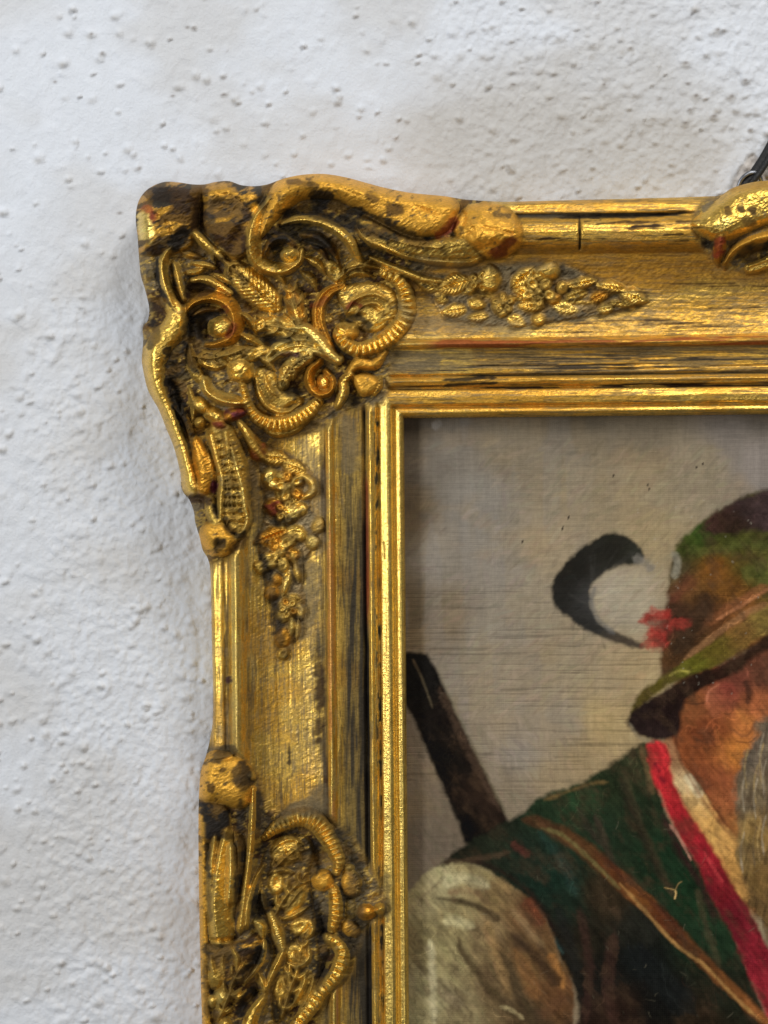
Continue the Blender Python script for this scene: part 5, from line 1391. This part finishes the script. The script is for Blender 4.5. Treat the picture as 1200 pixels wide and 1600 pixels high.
    area([(982, 1122), (990, 1108), (1010, 1096), (1040, 1078), (1074, 1056), (1112, 1044), (1150, 1026), (1214, 990), (1390, 960), (1390, 1010), (1220, 1012), (1150, 1050), (1110, 1072), (1080, 1088), (1066, 1110), (1058, 1146), (1030, 1158), (1000, 1150), (984, 1136)],
         [(1000, 1130, (46, 36, 34)), (1040, 1110, (42, 30, 28)), (1080, 1064, (48, 34, 28)), (1140, 1044, (56, 38, 30)), (1190, 1010, (60, 44, 34)), (1030, 1145, (54, 42, 40))], 3.5, 5, 96, 1, 2, (14, 6, -30), .25)
    line([(984, 1130), (996, 1150), (1022, 1160)], 5, (126, 116, 96), 3, .6, 3, 97)
    line([(1008, 966), (1032, 974), (1052, 974)], 20, (104, 44, 36), 9, .6, 12, 130)
    line([(1046, 976), (1034, 988), (1022, 1004)], 26, (96, 38, 32), 9, .7, 12, 131)
    # red tassels
    for i, (a, b, w, h_) in enumerate([(1026, 962, 17, 9), (1012, 968, 10, 6), (1063, 973, 13, 8), (1048, 976, 8, 6), (1026, 998, 17, 14), (1044, 964, 8, 6), (1018, 986, 8, 6)]):
        area([(a - w, b + 2), (a - w * .4, b - h_), (a + w * .8, b - h_ * .8), (a + w, b), (a + w * .5, b + h_), (a - w * .5, b + h_ * .9)],
             [(a - 4, b - 3, (176, 54, 44)), (a + 4, b + 3, (112, 34, 30))], 4, 12, 100 + i, .85, 2, (6, 5, 0), .4)
    line([(1000, 1012), (1020, 1000), (1040, 1010)], 7, (110, 62, 48), 4, .6, 4, 108)

    # paint texture, hairline cracks, scratches, dust
    # separate brush dabs, each one tone off its neighbours
    r = np.random.RandomState(21)
    C0 = C.copy()
    for i in range(5200):
        a = r.uniform(640, 1200); b = r.uniform(690, 1600)
        j = int((a - 606) / 1.6); k = int((b - 622) / 1.6)
        c0 = C0[k, j]
        figure = (c0.max() - c0.min()) / (c0.max() + 1e-6) > .30 or c0.max() < .12 or (b > 1350 and a < 900)
        if not figure and r.rand() < .85:
            continue
        L_ = r.uniform(6, 20); w_ = r.uniform(2.2, 5.0)
        an = (r.choice([1.5, 1.6, .05]) if not figure else (.9 if a < 1000 and b > 1200 else -.6 if b < 1120 else 1.05)) + r.uniform(-.5, .5)
        sl = g.box(a - L_, a + L_, b - L_, b + L_)
        u = (x[sl] - a) * math.cos(an) + (y[sl] - b) * math.sin(an); v = -(x[sl] - a) * math.sin(an) + (y[sl] - b) * math.cos(an)
        m = sstep(1.1, .6, np.sqrt((u / L_) ** 2 + (v / w_) ** 2)) * (.35 + .65 * fbm(u, v, 14, 1.6, 600 + i % 9, 2))
        jit = r.uniform(.74, 1.26) if figure else r.uniform(.93, 1.07)
        m = m * np.exp(-(np.abs(C0[sl] - c0).sum(-1) / (.04 + .16 * c0.sum())) ** 2)
        c1 = np.clip(c0 * jit * (1 + r.uniform(-.06, .06, 3)), 0, 1)
        over(sl, m * (.62 if figure else .5), c1)
        IMP[sl] += m * (.8 if figure else .25) * (fbm(u, v, 14, 1.6, 600 + i % 9, 2) - .4)
    fig = np.abs(C - idw(bgs, p=2.2, s0=26)).sum(-1)
    lum = C.mean(-1, keepdims=True)
    sat = (C.max(-1, keepdims=True) - C.min(-1, keepdims=True)) / (C.max(-1, keepdims=True) + 1e-6)
    C += (lum - C) * (0.06 * sat); C *= (1 - 0.08 * sat) * np.array([1.0, .965, .90])     # yellowed varnish
    mot = sstep(.46, .80, fbm(x, y, 30, 18, 507, 5, 50)) * .5 * FIG * sstep(.3, .6, sat[..., 0])
    C += (srgb(62, 46, 32) / LIT - C) * mot[..., None]
    fz = FIG * .22
    C *= (0.94 - fz + (0.12 + 2 * fz) * fbm(x, y, 8, 8, 501, 4))[..., None]
    C *= (1 - fz + 2 * fz * fbm(x, y, 15, 3.2, 503, 2, 48))[..., None]
    C *= (0.93 + 0.14 * fbm(x, y, 3.5, 3.5, 505, 2))[..., None]
    r = np.random.RandomState(5)
    line([(1038, 1387), (1048, 1389), (1055, 1391)], 1.5, (170, 138, 84), 1.1, .7, 1, 510); line([(1055, 1391), (1060, 1381), (1066, 1377)], 1.5, (150, 122, 76), 1.1, .55, 1, 511); line([(1055, 1391), (1056, 1397), (1054, 1405)], 2.6, (190, 156, 98), 1.1, .85, 1, 512)
    for i in range(46):
        a = r.uniform(740, 1195); b = r.uniform(1200, 1595); an = r.uniform(0, 3.14); L_ = r.uniform(5, 17)
        if b < 1300 and a < 1040 - (1300 - b) * 1.2 and a < 860:
            continue
        line([(a, b), (a + L_ * .5 * math.cos(an) + r.uniform(-2, 2), b + L_ * .5 * math.sin(an)), (a + L_ * math.cos(an), b + L_ * math.sin(an))],
             1.2, (110, 102, 82), 1.0, r.uniform(.06, .32), 1, 520 + i % 7)
    for i in range(60):
        a = r.uniform(1060, 1198); b = r.uniform(1120, 1590); an = r.choice([.1, 1.5, .8]) + r.uniform(-.25, .25); L_ = r.uniform(8, 30)
        line([(a, b), (a + L_ * .5 * math.cos(an) + r.uniform(-3, 3), b + L_ * .5 * math.sin(an)), (a + L_ * math.cos(an), b + L_ * math.sin(an))],
             1.3, (56, 38, 28), 1.0, r.uniform(.15, .4), 1, 530 + i % 7)
    for i in range(60):
        a = r.uniform(985, 1198); b = r.uniform(780, 1150)
        if (a - 985) * .55 + 780 < b - 250:
            continue
        line([(a, b), (a + r.uniform(-3, 4), b + r.uniform(-3, 3))], 2, (150, 142, 126), 1.0, r.uniform(.1, .45), 1, 540 + i % 7)
    net = 1 - np.abs(2 * fbm(x, y, 46, 46, 571, 3) - 1)
    C *= (1 + .55 * FIG * sstep(.97, .998, net) * sstep(.48, .62, fbm(x, y, 70, 70, 575, 2)))[..., None]
    net2 = 1 - np.abs(2 * fbm(x, y, 24, 24, 581, 3) - 1)
    C *= (1 - .22 * FIG * sstep(.95, .99, net2))[..., None]
    for i in range(18):                                                           # wine-dark wear along the red edging
        t = r.rand(); px_ = 1022 + 150 * t; py_ = 1190 + 300 * t + 30 * math.sin(3 * t)
        line([(px_, py_), (px_ + 8, py_ + r.uniform(6, 16))], r.uniform(4, 9), (88, 18, 28), 4, .55, 6, 590 + i % 7)
    dark_mask = sstep(26, 4, np.minimum(x - SXf(y), y - SYf(x)) + 8 * (fbm(x, y, 20, 20, 550, 2) - .5))
    C *= (1 - 0.14 * dark_mask)[..., None]                                            # darker band along the rebate
    C = np.clip(C, 0.004, 0.85)
    hh = 42 + 0.45 * IMP + 0.22 * (fbm(x, y, 9, 7, 561, 3) - .5) + 0.35 * (fbm(x, y, 60, 2.2, 565, 2) - .5) - 0.4 * zone * sstep(.60, .74, thr)
    co = to_world(x, y, hh)
    org = to_world(np.array(634.0), np.array(652.0), np.array(42.0))
    co = (co - org).reshape(-1, 3)
    col = np.concatenate([C, np.zeros(x.shape + (1,))], -1).reshape(-1, 4)
    idx2 = np.arange(g.ny * g.nx).reshape(g.ny, g.nx)
    q = np.stack([idx2[1:, :-1], idx2[1:, 1:], idx2[:-1, 1:], idx2[:-1, :-1]], -1).reshape(-1, 4)
    # canvas edge and back, so the picture is a panel with thickness
    rim = np.concatenate([idx2[0, :], idx2[1:, -1], idx2[-1, -2::-1], idx2[-2:0:-1, 0]])
    back = co[rim].copy(); back[:, 1] += 12 * S
    n0 = len(co); m = len(rim); k = np.arange(m)
    side = np.stack([rim[k], rim[(k + 1) % m], n0 + (k + 1) % m, n0 + k], -1)
    co = np.vstack([co, back]); col = np.vstack([col, np.tile([.3, .26, .2, 0], (m, 1))])
    o = link("oil_painting", mesh_from("oil_painting", co, np.vstack([q, side]), col), paint_material())
    o.location = org.tolist()
    o["label"] = "old oil painting of a hunter in feathered green hat, inside the gilded frame"
    o["category"] = "painting"


SXf = lambda yy: 631.2 + 0.0085 * (yy - 655)
SYf = lambda xx: 650.6 - 0.011 * (xx - 800)
build_painting()
# ------------------------------------------------------------------ hanging cord and wall hook above the frame
def sweep(pts, radii, flat=1.0, segs=14, ridges=0.0):
    """round bar through photo-pixel points (x, y, height); flat < 1 makes a strap"""
    p = catmull([(a, b) for a, b, c in pts], 2.0)
    hts = np.interp(np.linspace(0, 1, len(p)), np.linspace(0, 1, len(pts)), [c for a, b, c in pts])
    rr = np.interp(np.linspace(0, 1, len(p)), np.linspace(0, 1, len(radii)), radii)
    c3 = np.stack([p[:, 0], p[:, 1], hts], -1)
    tan = np.gradient(c3, axis=0); tan /= np.linalg.norm(tan, axis=1, keepdims=True)
    side = np.stack([-tan[:, 1], tan[:, 0], np.zeros(len(p))], -1); side /= np.linalg.norm(side, axis=1, keepdims=True)
    up = np.cross(tan, side)
    th = np.arange(segs) / segs * 2 * math.pi
    ring = []
    for i in range(len(p)):
        r = rr[i] * (1 + ridges * math.sin(i * 1.3))
        ring.append(c3[i] + r * (np.cos(th)[:, None] * side[i] + flat * np.sin(th)[:, None] * up[i]))
    v = np.vstack(ring + [c3[:1], c3[-1:]])
    co = to_world(v[:, 0], v[:, 1], v[:, 2])
    n = len(p); f = []
    for i in range(n - 1):
        for k in range(segs):
            f.append((i * segs + k, i * segs + (k + 1) % segs, (i + 1) * segs + (k + 1) % segs, (i + 1) * segs + k))
    for k in range(segs):
        f.append((n * segs, (k + 1) % segs, k)); f.append((n * segs + 1, (n - 1) * segs + k, (n - 1) * segs + (k + 1) % segs))
    return co, f


def bar(name, pts, radii, mat, parent=None, **kw):
    co, f = sweep(pts, radii, **kw)
    me = bpy.data.meshes.new(name); me.from_pydata(co.tolist(), [], f); me.update()
    for pl in me.polygons:
        pl.use_smooth = True
    return link(name, me, mat, parent)


BLACK = plain_material("black_leather", (0.008, 0.008, 0.008), 0.5, 0, .4)
STEEL = plain_material("dull_steel", (0.22, 0.23, 0.25), 0.42, .9, .2)
cord = bar("hanging_cord", [(1146, 318, 10), (1162, 292, 13), (1176, 276, 15), (1196, 246, 17), (1218, 206, 18), (1262, 130, 18)], [8, 9, 9, 9, 9, 9], BLACK, None, flat=.55)
bar("strand", [(1154, 316, 18), (1172, 289, 21), (1190, 266, 22), (1212, 230, 22), (1250, 164, 22)], [5, 5, 5, 5, 5], BLACK, cord, flat=.7)
cord["label"] = "black hanging cord rising from behind the top of the gilded frame"
cord["category"] = "cord"
hook = bar("wall_hook", [(1150, 312, 6), (1154, 292, 10), (1160, 279, 15), (1170, 271, 18), (1181, 270, 18), (1188, 277, 14), (1190, 290, 8)], [3.2, 3.4, 3.6, 3.6, 3.6, 3.4, 3.2], STEEL)
hook["label"] = "small grey steel hook in chipped plaster beside the black cord"
hook["category"] = "hook"
